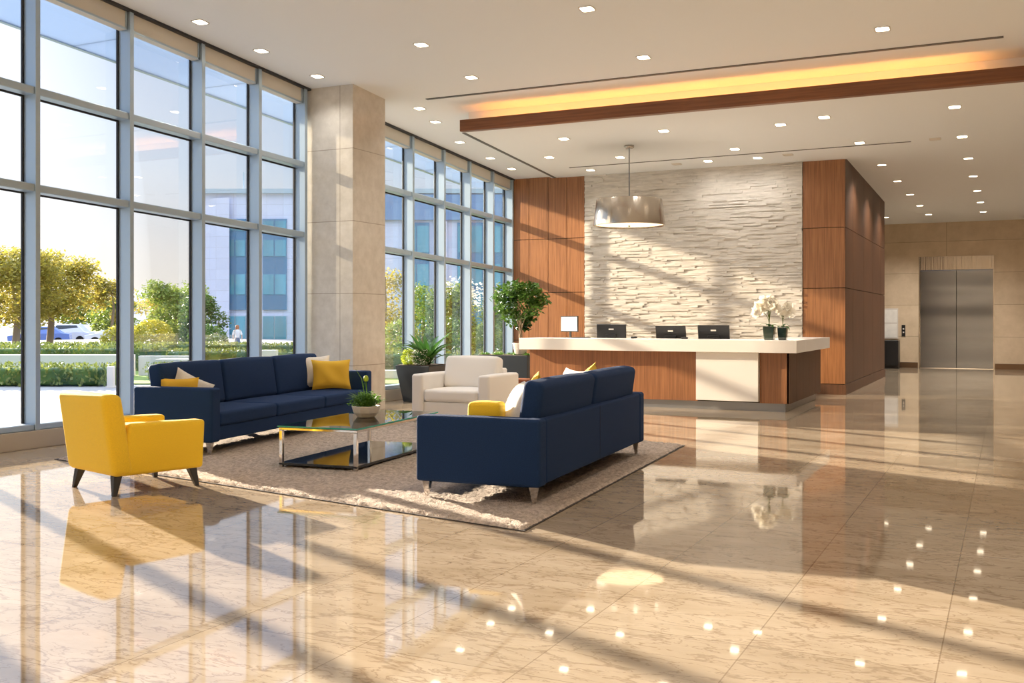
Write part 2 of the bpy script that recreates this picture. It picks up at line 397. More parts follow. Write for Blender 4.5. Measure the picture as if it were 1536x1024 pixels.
# dropped soffit over the desk
ZS = 4.495
s = MB()
e = [(-8.04, 14.72), (UR, 14.72), (UR, VB), (-8.90, VB)]
s.hexa([(*p, ZS) for p in e] + [(*p, ZS+.03) for p in e])
e2 = [(-8.10, 15.05), (UR, 15.05), (UR, VB-.01), (-8.89, VB-.01)]
s.hexa([(*p, ZS+.03) for p in e2] + [(*p, ceil_z(p[1])-.001) for p in e2])
struct(s.build('ceiling_soffit', M['ceiling']))
bm = MB().box(-8.02, UR, 14.60, 14.72, ZS, ZS+.185); bm.box(-8.02, -7.98, 14.72, 15.05, ZS+.03, ZS+.16)
struct(bm.build('ceiling_beam', M['woodx']))
o = MB().box(-7.75, -.35, 14.76, 14.80, ZS+.035, ZS+.06).build('cove_light', M['strip'])
tag(o, 'warm amber strip light hidden behind the long wooden ceiling beam', 'light')
# walls
def panel_wall(mb, gap, horizontal, us, vconst, zs, t=.03, g=.006):
    for i in range(len(us)-1):
        for k in range(len(zs)-1):
            a, b = us[i]+g, us[i+1]-g; c, d = zs[k]+g, zs[k+1]-g
            if horizontal: mb.box(a, b, vconst-t, vconst, c, d)
            else: mb.box(vconst-t, vconst, a, b, c, d)
zs = [.0, .98, 2.02, 3.18, 4.53]
w = struct(empty('wall_back'))
MB().box(UW-.3, -2.95, VB, VB+.15, 0, 4.6).build('backing', M['joint'], w)
mb = MB(); panel_wall(mb, None, True, [-9.84, -9.44, -8.98, -8.54, -8.13], VB, zs); mb.build('wood_cladding', M['wood'], w)
# ledge stone feature: split-face courses
mb = MB(); R = random.Random(3); z = 0.0
while z < 4.50:
    hgt = R.choice((.022, .03, .036, .045)); u = -8.12
    while u < -3.60:
        L = R.uniform(.12, .5); u1 = min(u+L, -3.59); d = R.uniform(.004, .040)
        t1 = R.uniform(-.008, .008); t2 = R.uniform(-.006, .006)
        mb.hexa([(u, VB-.03-d-t1, z), (u1, VB-.03-d+t1, z), (u1, VB, z), (u, VB, z),
                 (u, VB-.03-d-t1+t2, min(z+hgt, 4.53)), (u1, VB-.03-d+t1+t2, min(z+hgt, 4.53)), (u1, VB, min(z+hgt, 4.53)), (u, VB, min(z+hgt, 4.53))])
        u = u1
    z += hgt
mb.build('ledge_stone_cladding', M['ledge'], w)
core = struct(empty('wall_core'))
MB().box(-3.55, -2.82, VB, 27.15, 0, 4.52).build('backing', M['joint'], core)
mb = MB(); panel_wall(mb, None, True, [-3.585, -2.79], VB, [.2, 2.04, 3.20, 4.55]); mb.build('wood_cladding', M['wood'], core)
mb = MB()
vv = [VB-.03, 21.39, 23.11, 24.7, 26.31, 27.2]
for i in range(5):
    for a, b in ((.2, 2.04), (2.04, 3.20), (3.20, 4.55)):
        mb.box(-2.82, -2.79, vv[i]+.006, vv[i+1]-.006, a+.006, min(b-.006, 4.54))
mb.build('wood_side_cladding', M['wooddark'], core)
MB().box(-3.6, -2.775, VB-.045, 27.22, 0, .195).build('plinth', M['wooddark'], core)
# lift wall with the opening for the lift
w = struct(empty('wall_lift'))
mb = MB()
mb.box(-8, -2.38, VL, VL+.2, 0, 4.4); mb.box(-.36, UR+.2, VL, VL+.2, 0, 4.4); mb.box(-2.38, -.36, VL, VL+.2, 3.28, 4.4)
mb.build('stone_cladding', M['lift_wall'], w)
mb = MB(); mb.box(-8, -2.40, VL-.02, VL, 0, .16); mb.box(-.34, UR, VL-.02, VL, 0, .16)
struct(mb.build('baseboard_lift', M['bronze']))
struct(MB().box(UR, UR+.2, VF, VL+.2, 0, 6.4).build('wall_right', M['plainwall']))
struct(MB().box(UW-.2, UR+.2, VF-.2, VF, 0, 6.6).build('wall_front', M['plainwall']))
struct(MB().box(-8, -7.8, VB+.15, VL, 0, 4.6).build('wall_hall_left', M['plainwall']))
# column
cz = ceil_z(13.0)
o = MB().box(-10.0, -9.0, 13.0, 13.9, 0, cz+.02).build('wall_column', M['column'], None, .006); struct(o)
# lift
t = thing('lift', 'brushed steel double-door lift with a wide bronze-toned header in the stone wall', 'lift', (-1.37, VL, 0))
MB().box(-1.01, 1.01, -.012, .10, 2.88, 3.28).build('header', M['brushed'], t, .004)
MB().box(-1.01, -.965, -.012, .22, 0, 2.88).build('door_jamb', M['brushed'], t); MB().box(.985, 1.01, -.012, .22, 0, 2.88).build('door_jamb', M['brushed'], t)
MB().box(-1.0, 1.0, .2, .3, 0, 2.9).build('shaft_backing', M['black'], t)
MB().box(-.965, .008, .10, .14, .012, 2.87).build('door_leaf', M['steel'], t, .004)
MB().box(.016, .985, .10, .14, .012, 2.87).build('door_leaf', M['steel'], t, .004)
MB().box(-1.0, 1.0, .0, .2, 0, .012).build('sill', M['chrome'], t)
t = thing('call_button_panel', 'small black lift call button panel on the stone wall left of the lift', 'button panel', (-2.80, VL, .93))
MB().box(-.05, .05, -.02, 0, 0, .34).build('plate', M['black'], t, .003)
MB().box(-.02, .02, -.026, -.02, .2, .24).build('button', M['badge'], t); MB().box(-.02, .02, -.026, -.02, .1, .14).build('button', M['badge'], t)
t = thing('console_cabinet', 'low black cabinet against the wall between the wooden core and the lift', 'cabinet', (-3.22, 31.9, 0))
MB().box(-.35, .35, -.25, .3, .08, .82).build('body', M['black'], t, .01)
MB().box(-.33, -.005, -.27, -.25, .12, .78).build('door', M['black'], t, .004)
MB().box(.005, .33, -.27, -.25, .12, .78).build('door', M['black'], t, .004)
MB().box(-.35, .35, -.2, .28, 0, .08).build('plinth', M['black'], t)
t = thing('wall_print', 'pale framed print above the black cabinet, left of the call buttons', 'picture', (-3.20, VL-.01, .86))
MB().box(-.25, .25, -.02, 0, 0, .90).build('frame', M['lowwall'], t, .003)
MB().box(-.22, .22, -.025, -.02, .48, .86).box(-.22, .22, -.025, -.02, .04, .44).build('print', M['paper'], t)
# ---------------------------------------------------------------- glazing
MV = [-6.3, -4.95, -3.6, -2.25, -.9, .45, 1.8, 3.15, 4.5, 5.75, 6.9, 8.05, 9.42, 10.68, 11.85, 12.93]
MV2 = [13.93, 14.98, 16.12, 17.28, 18.34, 19.37, 20.31]
def k1(v): return 1.45 + 1.37*(1.78 - .0250*(v-8.0)) - .0     # lower transom line, metres
def tz2(v): return 3.97 - .0345*(v-9.2)    # upper transom centre
def tz1(v): return 2.88 - .0335*(v-9.2)    # middle transom centre
wn = 0
def slanted(mb, u0, u1, v0, v1, f, h):
    a, b = f(v0), f(v1)
    mb.hexa([(u0,v0,a-h),(u1,v0,a-h),(u1,v1,b-h),(u0,v1,b-h),(u0,v0,a+h),(u1,v0,a+h),(u1,v1,b+h),(u0,v1,b+h)])
def bay(v0, v1):
    """one bay between the mullions ending at v0 and v1 (v1 carries the mullion)"""
    global wn; wn += 1
    r = struct(empty('window_%d' % wn, (0,0,0)))
    m = MB(); m.box(UW-.235, UW, v1-.062, v1, .2, ceil_z(v1)+.02); mo = m.build('mullion', M['alum'], r, .004)
    mt = MB()
    for f in (tz2, tz1): slanted(mt, UW-.18, UW-.02, v0, v1-.06, f, .045)
    slanted(mt, UW-.2, UW-.02, v0, v1-.06, lambda v: .235, .035)
    mt.build('transom', M['alum'], r, .012)
    g = MB()
    for f in (tz2, tz1):
        slanted(g, UW-.215, UW-.195, v0, v1-.06, f, .06)
    g.box(UW-.215, UW-.19, v1-.085, v1-.062, .25, ceil_z(v1)); g.box(UW-.215, UW-.19, v0, v0+.022, .25, ceil_z(v0)-.05)
    g.build('gasket', M['gasket'], r)
    p = MB()
    def pane(za, zb):
        u0, u1 = UW-.212, UW-.200
        p.hexa([(u0,v0,za(v0)),(u1,v0,za(v0)),(u1,v1-.06,za(v1)),(u0,v1-.06,za(v1)),(u0,v0,zb(v0)),(u1,v0,zb(v0)),(u1,v1-.06,zb(v1)),(u0,v1-.06,zb(v1))])
    pane(lambda v: .26, lambda v: tz1(v)-.03); pane(lambda v: tz1(v)+.03, lambda v: tz2(v)-.03); pane(lambda v: tz2(v)+.03, ceil_z)
    p.build('pane', M['glass'], r)
    b = MB(); slanted(b, UW-.17, UW-.045, v0+.012, v1-.075, lambda v: ceil_z(v)-.135, .12); bo = b.build('blind_cassette', M['blind'], r, .006)
    b = MB(); slanted(b, UW-.045, UW-.035, v0+.012, v1-.075, lambda v: ceil_z(v)-.245, .012); slanted(b, UW-.045, UW-.035, v1-.10, v1-.078, lambda v: ceil_z(v)-.135, .115)
    b.build('cassette_trim', M['alum'], bo)
for i in range(len(MV)-1): bay(MV[i], MV[i+1])
for i in range(len(MV2)-1): bay(MV2[i], MV2[i+1])
struct(MB().box(UW-.23, UW+.005, VF, 13.0, 0, .2).build('trim_1', M['curb'], None, .008))
struct(MB().box(UW-.23, UW+.005, 13.9, VB, 0, .2).build('trim_2', M['curb'], None, .008))
mb = MB(); mb.hexa([(UW-.2,VF,ceil_z(VF)-.03),(UW+.02,VF,ceil_z(VF)-.03),(UW+.02,VB,ceil_z(VB)-.03),(UW-.2,VB,ceil_z(VB)-.03),(UW-.2,VF,ceil_z(VF)),(UW+.02,VF,ceil_z(VF)),(UW+.02,VB,ceil_z(VB)),(UW-.2,VB,ceil_z(VB))])
struct(mb.build('trim_3', M['gasket']))
# canopy outside above the glazing
mb = MB(); a, b = ceil_z(VF)+.02, ceil_z(VB+4)+.2
def cq(v): return 5.36 - .052*(v-9)
v = VF
while v < 22:
    mb.hexa([(UW-2.05,v,cq(v)),(UW-.3,v,cq(v)),(UW-.3,v+2.38,cq(v+2.38)),(UW-2.05,v+2.38,cq(v+2.38)),(UW-2.05,v,cq(v)+.05),(UW-.3,v,cq(v)+.05),(UW-.3,v+2.38,cq(v+2.38)+.05),(UW-2.05,v+2.38,cq(v+2.38)+.05)]); v += 2.4
ca = struct(empty('canopy')); mb.build('canopy_panel', M['canopy'], ca)
mb = MB(); slanted(mb, UW-2.12, UW-2.05, VF, 22, lambda v: cq(v)+.02, .035); mb.build('canopy_edge', M['alum'], ca)
# ---------------------------------------------------------------- ceiling slots
def slot(label, pts, z, w=.035):
    (x0, y0), (x1, y1) = pts; d = Vector((x1-x0, y1-y0, 0)).normalized(); nrm = Vector((-d.y, d.x, 0))*w
    p = [Vector((x0, y0, z(y0))), Vector((x1, y1, z(y1)))]
    m = MB(); vs = [p[0]-nrm, p[1]-nrm, p[1]+nrm, p[0]+nrm]
    m.hexa([q-Vector((0,0,.008)) for q in vs] + [q+Vector((0,0,.004)) for q in vs])
    o = m.build('air_slot', M['slot']); tag(o, label, 'air vent', 'linear air slots in the ceiling'); return o
slot('long dark linear air slot in the main ceiling in front of the glowing cove', ((-8.36, 14.12), (-.05, 14.12)), ceil_z)
slot('linear air slot running back from the left end of the wooden beam', ((-8.02, 14.74), (-8.80, VB-.06)), lambda v: ZS-.001, .03)
slot('thin linear air slot near the stone feature wall, behind the pendant', ((-7.95, 19.05), (-1.5, 18.8)), lambda v: ZS-.001, .016)
# ---------------------------------------------------------------- downlights
protoA = thing('downlight', 'x', 'ceiling light', (0,0,0), 0)
def rounded(w, r, n=5):
    out = []
    for cx, cy, a0 in ((w-r, w-r, 0), (-w+r, w-r, PI/2), (-w+r, -w+r, PI), (w-r, -w+r, 1.5*PI)):
        for k in range(n): t = a0+PI/2*k/(n-1); out.append((cx+r*math.cos(t), cy+r*math.sin(t)))
    return out
def ring(mb, pa, pb, za, zb):
    n = len(pa); vs = [(x, y, za) for x, y in pa] + [(x, y, zb) for x, y in pb]
    mb.add(vs, [(i, (i+1) % n, n+(i+1) % n, n+i) for i in range(n)])
o1, o2, o3 = rounded(.094, .04), rounded(.078, .034), rounded(.094, .04)
mb = MB(); ring(mb, o3, o1, 0, -.008); ring(mb, o1, o2, -.008, -.007); ring(mb, o2, o2, -.007, .0)
mb.build('trim_ring', M['trimring'], protoA)
mb = MB(); n = len(o2); mb.add([(x, y, -.003) for x, y in o2], [tuple(range(n))[::-1]]); lensA = mb.build('lens', M['lens'], protoA)
spot_count = 0
def spot(loc, power, size=2.2, rad=.05, col=(1, .94, .86), blend=.8, to=None, name='lamp'):
    l = bpy.data.lights.new(name, 'SPOT'); l.energy = power; l.spot_size = size; l.spot_blend = blend; l.shadow_soft_size = rad; l.color = col
    o = bpy.data.objects.new(name, l); C.objects.link(o); o.location = loc
    if to is not None: o.rotation_euler = (Vector(to)-Vector(loc)).to_track_quat('-Z', 'Y').to_euler()
    return o
SP = 46; LK = 1.42
first = True
def downlight(u, v, label, z=None, lit=True, group='recessed downlights', power=None, aim=None):
    global first
    zz = z if z is not None else ceil_z(v)-.001
    o = protoA if first else copy_tree(protoA); first = False
    o.location = (u, v, zz); o['label'] = label; o['group'] = group
    if z is None: o.rotation_euler = (math.atan(-.0696 if v < VB else -.0206), 0, 0)
    if lit:
        sp = spot((u, v, zz-.03), (power or SP)*LK, 2.3, .06, to=aim or (u, v, 0)); sp.parent = None
    else:
        for ch in o.children:
            if ch.name.startswith('lens'): ch.data = lens_off
    return o
mb = MB(); mb.add([(x, y, -.003) for x, y in o2], [tuple(range(n))[::-1]]); lo = mb.build('lens', M['lensoff']); lens_off = lo.data; bpy.data.objects.remove(lo)
ordn = ['nearest the camera', 'second from the camera', 'third from the camera', 'fourth from the camera', 'fifth from the camera', 'sixth from the camera', 'seventh from the camera', 'farthest, by the wooden wall']
for i, (u, v) in enumerate([(-9.29, 10.03), (-9.3, 11.23), (-9.28, 12.48), (-8.75, 14.55), (-8.94, 15.4), (-9.26, 16.86), (-9.33, 18.26), (-9.37, 19.31)]):
    downlight(u, v, 'square recessed downlight in the row along the glass wall, ' + ordn[i], group='downlights along the glass wall', power=30)
for u, v, l in ((-7.07, 11.8, 'square downlight in the main ceiling, upper one of the pair above the column'), (-7.13, 13.33, 'square downlight in the main ceiling left of the cove, beside the air slot end'),
                (-4.52, 11.38, 'square downlight at the top edge of the view, in the main ceiling'), (-4.47, 13.33, 'square downlight in the main ceiling above the middle of the wooden beam'),
                (-1.39, 13.31, 'large-looking downlight in the main ceiling at the upper right, above the beam')):
    downlight(u, v, l, group='downlights in the main ceiling', power=60)
for u, v in ((-4.5, 8.2), (-1.4, 8.2), (1.8, 8.2), (1.8, 13.3), (-4.5, 4.5), (-1.4, 4.5), (1.8, 4.5), (-1.4, 11)):
    downlight(u, v, 'square downlight of the main ceiling over the open floor nearest the viewer', group='downlights over the open floor', power=52)
ws = ['leftmost of the front soffit row, nearest the beam end', 'second of the front soffit row, above the pendant rod', 'third of the front soffit row, right of the pendant', 'fourth of the front soffit row', 'rightmost of the front soffit row']
for (u, v), l in zip([(-6.76, 15.96), (-5.02, 15.99), (-3.21, 16.27), (-2.5, 15.96), (-.69, 16.0)], ws):
    downlight(u, v, 'recessed soffit downlight, ' + l, ZS-.001, group='downlights in the dropped soffit', power=45)
for (u, v), lit, l in zip([(-7.78, 17.66), (-6.58, 18.24), (-4.41, 18.26), (-2.31, 18.56), (-1.11, 18.7), (-.69, 18.67)], (1, 1, 1, 1, 0, 1),
      ['left of the pendant rod, above the wooden wall', 'just left of the pendant rod', 'right of the pendant above the stone wall', 'on the line of the thin air slot', 'unlit, above the passage to the lift', 'beside the unlit one above the lift passage']):
    downlight(u, v, 'middle-row soffit downlight, ' + l, ZS-.001, bool(lit), 'downlights in the dropped soffit', 40)
for (u, v), lit, l in zip([(-7.69, 19.55), (-5.86, 19.5), (-5.21, 19.42), (-4.26, 19.43), (-3.67, 19.3)], (1, 0, 1, 1, 0),
      ['at its left end', 'unlit, left of the two wall washers', 'left one of two washing the stone', 'right one of two washing the stone', 'unlit, above the right end of the stone']):
    downlight(u, v, 'small downlight close to the stone wall, ' + l, ZS-.001, bool(lit), 'wall-wash downlights above the stone', 26, aim=(u, v+.62, 3.2) if u > -5.5 else None)
hn = ['first from the wooden core corner', 'second', 'third', 'fourth', 'last before the lift']
for i, (u, v) in enumerate([(-2.25, 21.45), (-2.17, 23.75), (-2.1, 26.05), (-2.04, 28.25), (-1.96, 30.3)]):
    downlight(u, v, 'downlight in the left row of the lift hall, ' + hn[i], group='downlights in the lift hall', power=135)
for i, (u, v) in enumerate([(-.68, 21.32), (-.66, 23.65), (-.64, 25.97), (-.62, 28.12), (-.6, 30.2)]):
    downlight(u, v, 'downlight in the right row of the lift hall, ' + ['first and nearest', 'second', 'third', 'fourth', 'farthest, above the lift'][i], group='downlights in the lift hall', power=135)
downlight(-3.11, 30.6, 'lone downlight half hidden behind the far edge of the wooden core', group='downlights in the lift hall', power=135)
# pendant
t = thing('drum_pendant', 'large brushed metal drum pendant hanging over the reception desk', 'pendant lamp', (-5.99, 17.08, ZS))
MB().lathe([(0, -.05), (.07, -.05), (.085, -.04), (.085, 0), (0, 0)], 24).build('ceiling_mount', M['brushed'], t)
MB().tube([(0,0,-.04), (0,0,-1.0)], .012, 10).build('rod', M['toe'], t)
sh = MB().lathe([(.55, -.955), (.57, -.955), (.575, -.965), (.630, -1.405), (.630, -1.415), (.618, -1.415), (.563, -.965), (.55, -.955)], 72).build('lamp_shade', M['brushed'], t)
MB().lathe([(0, -.945), (.56, -.955)], 72).build('shade_top', M['brushed'], t)
MB().lathe([(.616, -1.385), (.45, -1.40), (0, -1.405)], 72).build('diffuser', M['diffuser'], t)
MB().lathe([(.0, -1.435), (.016, -1.43), (.02, -1.41), (.012, -1.40)], 12).build('finial', M['toe'], t)
# ---------------------------------------------------------------- reception desk
t = thing('reception_desk', 'long walnut reception desk with a thick white stone top and white front panel', 'desk', (-7.5, 16.1, 0))
def dk(mb, x0, x1, y0, y1, z0, z1): return mb.box(x0+7.5, x1+7.5, y0-16.1, y1-16.1, z0, z1)
m_ = MB()
dk(m_, -7.58, -2.90, 15.92, 16.72, .925, 1.118); dk(m_, -3.65, -2.90, 16.72, 19.15, .925, 1.118)
m_.build('worktop', M['quartz'], t, .004)
m_ = MB()
dk(m_, -7.47, -4.50, 16.12, 16.16, .13, .922); dk(m_, -3.50, -3.05, 16.12, 16.16, .13, .922); m_.build('front_panel', M['deskwood'], t, .002)
m_ = MB(); dk(m_, -4.495, -3.505, 16.02, 16.16, .155, .924); m_.build('white_panel', M['quartz'], t, .003)
m_ = MB(); vs = [16.12, 16.70, 17.30, 17.9, 18.5, 19.05]
for i in range(5): dk(m_, -3.08, -3.045, vs[i]+(.003 if i else 0), vs[i+1]-.003, .13, .922)
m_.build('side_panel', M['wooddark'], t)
m_ = MB(); dk(m_, -7.44, -3.085, 16.162, 16.6, .13, .92); dk(m_, -3.55, -3.085, 16.6, 19.0, .13, .92); m_.build('carcass', M['joint'], t)
m_ = MB(); dk(m_, -7.40, -3.12, 16.19, 16.5, 0, .13); dk(m_, -3.5, -3.12, 16.5, 18.95, 0, .13); m_.build('toe_kick', M['toe'], t)
m_ = MB(); dk(m_, -7.4, -3.7, 16.74, 17.5, .74, .78); m_.build('work_surface', M['quartz'], t)
for q in (-7.4, -5.5):
    m_ = MB(); dk(m_, q, q+.04, 16.74, 17.5, 0, .74); m_.build('support_panel', M['deskwood'], t)
# monitors
t = thing('computer_monitor', 'slim computer monitor with a lit white screen at the left end of the desk', 'monitor', (-6.89, 16.50, 1.118), -.42)
MB().soft(-.13, .13, -.08, .09, 0, .012, .005, n=2).build('base', M['black'], t)
MB().box(-.018, .018, .02, .04, .01, .16).build('neck', M['black'], t)
MB().box(-.215, .215, 0, .02, .105, .38).build('bezel', M['black'], t, .004)
MB().box(-.20, .20, -.003, 0, .125, .367).build('screen', M['screen'], t)
t = thing('keyboard', 'thin dark keyboard lying right of the lit white monitor', 'keyboard', (-6.62, 16.40, 1.118), -.1)
MB().box(-.15, .15, -.06, .06, 0, .014).build('keyboard_body', M['black'], t, .003); MB().box(-.14, .14, -.05, .05, .014, .018).build('keys', M['toe'], t)
def back_monitor(u, label, rz, tilt, h):
    h += .03
    t = thing('computer_monitor', label, 'monitor', (u, 16.98, .78), rz, 'black monitors seen from behind')
    T = Matrix.Translation((0, 0, .13)) @ Matrix.Rotation(tilt, 4, 'X')
    MB().box(-.27, .27, -.012, .012, 0, h, T).build('housing', M['black'], t, .008)
    MB().box(-.10, .10, -.035, -.012, .06, h*.62, T).build('rear_cover', M['black'], t, .008)
    MB().box(-.045, .045, -.017, -.012, h-.10, h-.075, T).build('badge', M['badge'], t)
    MB().box(-.256, .256, .012, .014, .02, h-.015, T).build('screen', M['shelf'], t)
    MB().box(-.03, .03, -.02, .02, .01, .2).build('neck', M['black'], t); MB().box(-.12, .12, -.09, .09, 0, .012).build('base', M['black'], t)
back_monitor(-6.28, 'black monitor seen from behind, the tallest-looking, next to the lit screen', .05, .05, .415)
back_monitor(-5.18, 'black monitor seen from behind, the middle one of three', -.05, .22, .40)
back_monitor(-4.44, 'black monitor seen from behind, nearest the orchids', .0, .22, .415)
for u, v, l in ((-5.72, 16.55, 'small dark desk stapler lying left of the middle black monitor'), (-4.82, 16.5, 'small dark mouse between the middle and right black monitors')):
    o = MB().soft(-.055, .055, -.03, .03, 0, .03, .014, (0,0,.004), n=3).build('desk_gadget', M['black']); o.location = (u, v, 1.118); tag(o, l, 'desk item')
# orchids
def orchid(loc, label, w, h, tall, blooms, seed, gl=True):
    R = random.Random(seed); t = thing('potted_orchid', label, 'orchid', loc, 0, 'white orchids on the desk')
    a, b = w*.42, w*.52
    mb = MB(); mb.hexa([(-a,-a,0),(a,-a,0),(a,a,0),(-a,a,0),(-b,-b,h),(b,-b,h),(b,b,h),(-b,b,h)]); mb.build('vase', M['vase'], t, .012)
    st = MB(); fl = MB(); lf = MB()
    for (dx, dy, hz, arch, cnt) in blooms:
        pts = []
        for i in range(9):
            q = i/8; pts.append((dx*(q**2.2), dy*q**2, h-.02 + hz*(1-(1-q)**1.7) - arch*max(0, q-.75)*1.5))
        st.tube(pts, .0045, 6)
        for k in range(cnt):
            q = .62 + .38*k/(max(1, cnt-1)); i = min(7, int(q*8)); f = q*8-i
            p = Vector(pts[i]).lerp(Vector(pts[i+1]), f) + Vector((R.uniform(-.045,.045), R.uniform(-.045,.045), R.uniform(-.045,.045)))
            e = Euler((R.uniform(-.7,.7)+1.2, R.uniform(-.6,.6), R.uniform(-.8,.8))).to_matrix()
            for j in range(5):
                an = 2*PI*j/5+R.uniform(-.1,.1); L = .058
                d = e @ Vector((math.cos(an), math.sin(an), .15)); s_ = e @ Vector((-math.sin(an), math.cos(an), 0))
                fl.add([p, p+d*L*.55-s_*L*.5, p+d*L, p+d*L*.55+s_*L*.5], [(0,1,2,3)], True)
    for k in range(5):
        lf.strap((0,0,h-.01), R.uniform(0, 6.28) if k else 3.5, R.uniform(.12,.2), .022, R.uniform(.5,1.1), 1.8)
    st.build('stems', M['stem'], t); fl.build('flowers', M['whitepetal'], t); lf.build('leaves', M['agave'], t)
orchid((-3.36, 16.16, 1.118), 'large white orchid in a dark square vase, left one of the pair', .17, .215, 1,
       [(-.26, 0, .30, .25, 16), (-.20, .03, .38, .12, 17), (-.08, -.02, .46, .1, 20), (.04, .03, .44, .1, 20), (.12, -.03, .38, .12, 17), (-.12, .06, .40, .05, 17)], 5)
orchid((-3.17, 16.24, 1.118), 'smaller white orchid in a dark square vase, right one near the desk corner', .14, .20, 1,
       [(.13, 0, .34, .3, 16), (.08, .02, .36, .05, 14), (-.03, -.02, .26, .0, 9)], 9)
# ---------------------------------------------------------------- soft seating
def metal_leg(x, y, dx, dy, h=.14, top=.05):
    m = MB(); m.hexa([(x-.012+dx*.02, y-.012+dy*.02, 0), (x+.012+dx*.02, y-.012+dy*.02, 0), (x+.012+dx*.02, y+.012+dy*.02, 0), (x-.012+dx*.02, y+.012+dy*.02, 0),
                      (x-top*(.3 if dx > 0 else 1), y-top*(.3 if dy > 0 else 1), h), (x+top*(.3 if dx < 0 else 1), y-top*(.3 if dy > 0 else 1), h), (x+top*(.3 if dx < 0 else 1), y+top*(.3 if dy < 0 else 1), h), (x-top*(.3 if dx > 0 else 1), y+top*(.3 if dy < 0 else 1), h)])
    return m
def sofa(label, loc, rz, L, D, ha, nseat, nback, topz, zb=.14, aw=.17, back_h=None):
    """local x along the length, front at y=0, back at y=D"""
    t = thing('sofa', label, 'sofa', loc, rz)
    bh = back_h or ha
    MB().soft(aw, L-aw, .03, D-.02, zb, .29, .015, n=3).build('seat_base', M['navy'], t)
    for x in (0, L-aw): MB().soft(x, x+aw, 0, D, zb-.01, ha, .028, (0, .0, .004), n=6).build('armrest', M['navy'], t)
    MB().soft(aw-.002, L-aw+.002, D-.11, D-.004, zb, bh-.006, .022, n=4).build('back_frame', M['navy'], t)
    mb = MB()
    for k in range(1, nback): x = aw+(L-2*aw)*k/nback; mb.box(x-.004, x+.004, D-.006, D-.0015, zb+.01, bh-.02)
    mb.build('seam', M['navyseam'], t)
    w = (L-2*aw)/nseat
    for k in range(nseat):
        x = aw+w*k; MB().soft(x+.006, x+w-.006, .015, D-.20, .285, .44, .035, (.0, .006, .018), n=8).build('seat_cushion', M['navy'], t)
    w = (L-2*aw)/nback
    for k in range(nback):
        x = aw+w*k; T = Matrix.Translation((x+w/2, D-.20, .43)) @ Matrix.Rotation(-.15, 4, 'X')
        MB().soft(-w/2+.006, w/2-.006, -.08, .09, 0, topz-.42, .05, (.0, .025, .012), T, n=8).build('back_cushion', M['navy'], t)
    for x, y, dx, dy in ((.09, .09, -1, -1), (L-.09, .09, 1, -1), (.09, D-.09, -1, 1), (L-.09, D-.09, 1, 1)):
        metal_leg(x, y, dx, dy, zb).build('leg', M['chrome'], t)
    return t
RZ = .022      # rug pile top
def sofa_frame(X, Z, th):  # th: direction of the length, measured from the view axis towards the right; returns loc, rz
    return th
# sofa facing right, back to the glass: front-left corner given
def place_sofa(label, X, Z, th_deg, L, D, face, **k):
    """X,Z: near front corner in site axes; length runs away at th_deg. face=+1 faces right, -1 faces left"""
    th = math.radians(th_deg); d = site(math.sin(th), math.cos(th)); ang = math.atan2(d.y, d.x)
    p = site(X, Z, RZ)
    if face > 0: return sofa(label, p, ang, L, D, **k)
    # faces left: local x must run towards the viewer, origin at the far end
    q = p + Vector((d.x, d.y, 0))*L
    return sofa(label, q, ang+PI, L, D, **k)
s1 = place_sofa('long navy blue three-seat sofa with its back to the glass wall', -3.13, 10.67, 17, 3.95, .97, 1, ha=.70, nseat=3, nback=3, topz=.93)
s2 = place_sofa('navy blue sofa seen from behind with metal legs on the rug', -.775, 8.21, 21.5, 3.25, 1.06, -1, ha=.655, nseat=2, nback=2, topz=.93)
def loc_on(o, x, y, z): return o.matrix_basis @ Vector((x, y, z))
def pillow(o, x, y, z, w, h, t, lean, yaw, label, m, twist=0, group=None):
    p = MB().pillow(w, h, t).build('throw_pillow', m)
    p.matrix_basis = o.matrix_basis @ Matrix.Translation((x, y, z)) @ Matrix.Rotation(yaw, 4, 'Z') @ Matrix.Rotation(-lean, 4, 'X') @ Matrix.Rotation(twist, 4, 'Y')
    tag(p, label, 'pillow', group); return p
pillow(s1, 3.42, .36, .455, .54, .42, .15, .20, -.95, 'yellow throw pillow at the right end of the long navy sofa', M['pillowyellow'])
pillow(s1, 3.50, .62, .47, .50, .46, .14, .25, -.6, 'white throw pillow behind the yellow one at the long sofa\'s right end', M['pillowwhite'])
pillow(s1, .38, .60, .455, .46, .40, .15, .3, -.55, 'white throw pillow leaning at the left end of the long navy sofa', M['pillowwhite'], .5)
pillow(s1, .27, .58, .455, .42, .34, .12, .2, -.9, 'yellow throw pillow mostly hidden behind the left armrest of the long sofa', M['pillowyellow'])
# sofa 2 local: origin far end, x towards viewer
pillow(s2, 2.82, .61, .455, .48, .50, .19, .46, .62, 'off-white throw pillow at the near end of the sofa seen from behind', M['pillowwhite'])
pillow(s2, 2.50, .66, .53, .46, .46, .10, .25, .35, 'yellow throw pillow just showing behind the near off-white pillow', M['pillowyellow'])
pillow(s2, 1.14, .58, .455, .52, .50, .16, .25, .8, 'off-white throw pillow at the far end of the sofa seen from behind', M['pillowwhite'])
pillow(s2, .62, .56, .455, .48, .50, .14, .25, -.1, 'yellow throw pillow at the far end of the sofa seen from behind', M['pillowyellow'], .35)
# boxy yellow cushion on the near end
o = MB().soft(-.10, .10, -.12, .15, 0, .30, .03, (0, .01, .01), n=6).build('block_cushion', M['yellow'])
o.matrix_basis = s2.matrix_basis @ Matrix.Translation((2.93, .47, .452)) @ Matrix.Rotation(.12, 4, 'Z'); tag(o, 'boxy yellow cushion standing by the near armrest of the sofa seen from behind', 'cushion')
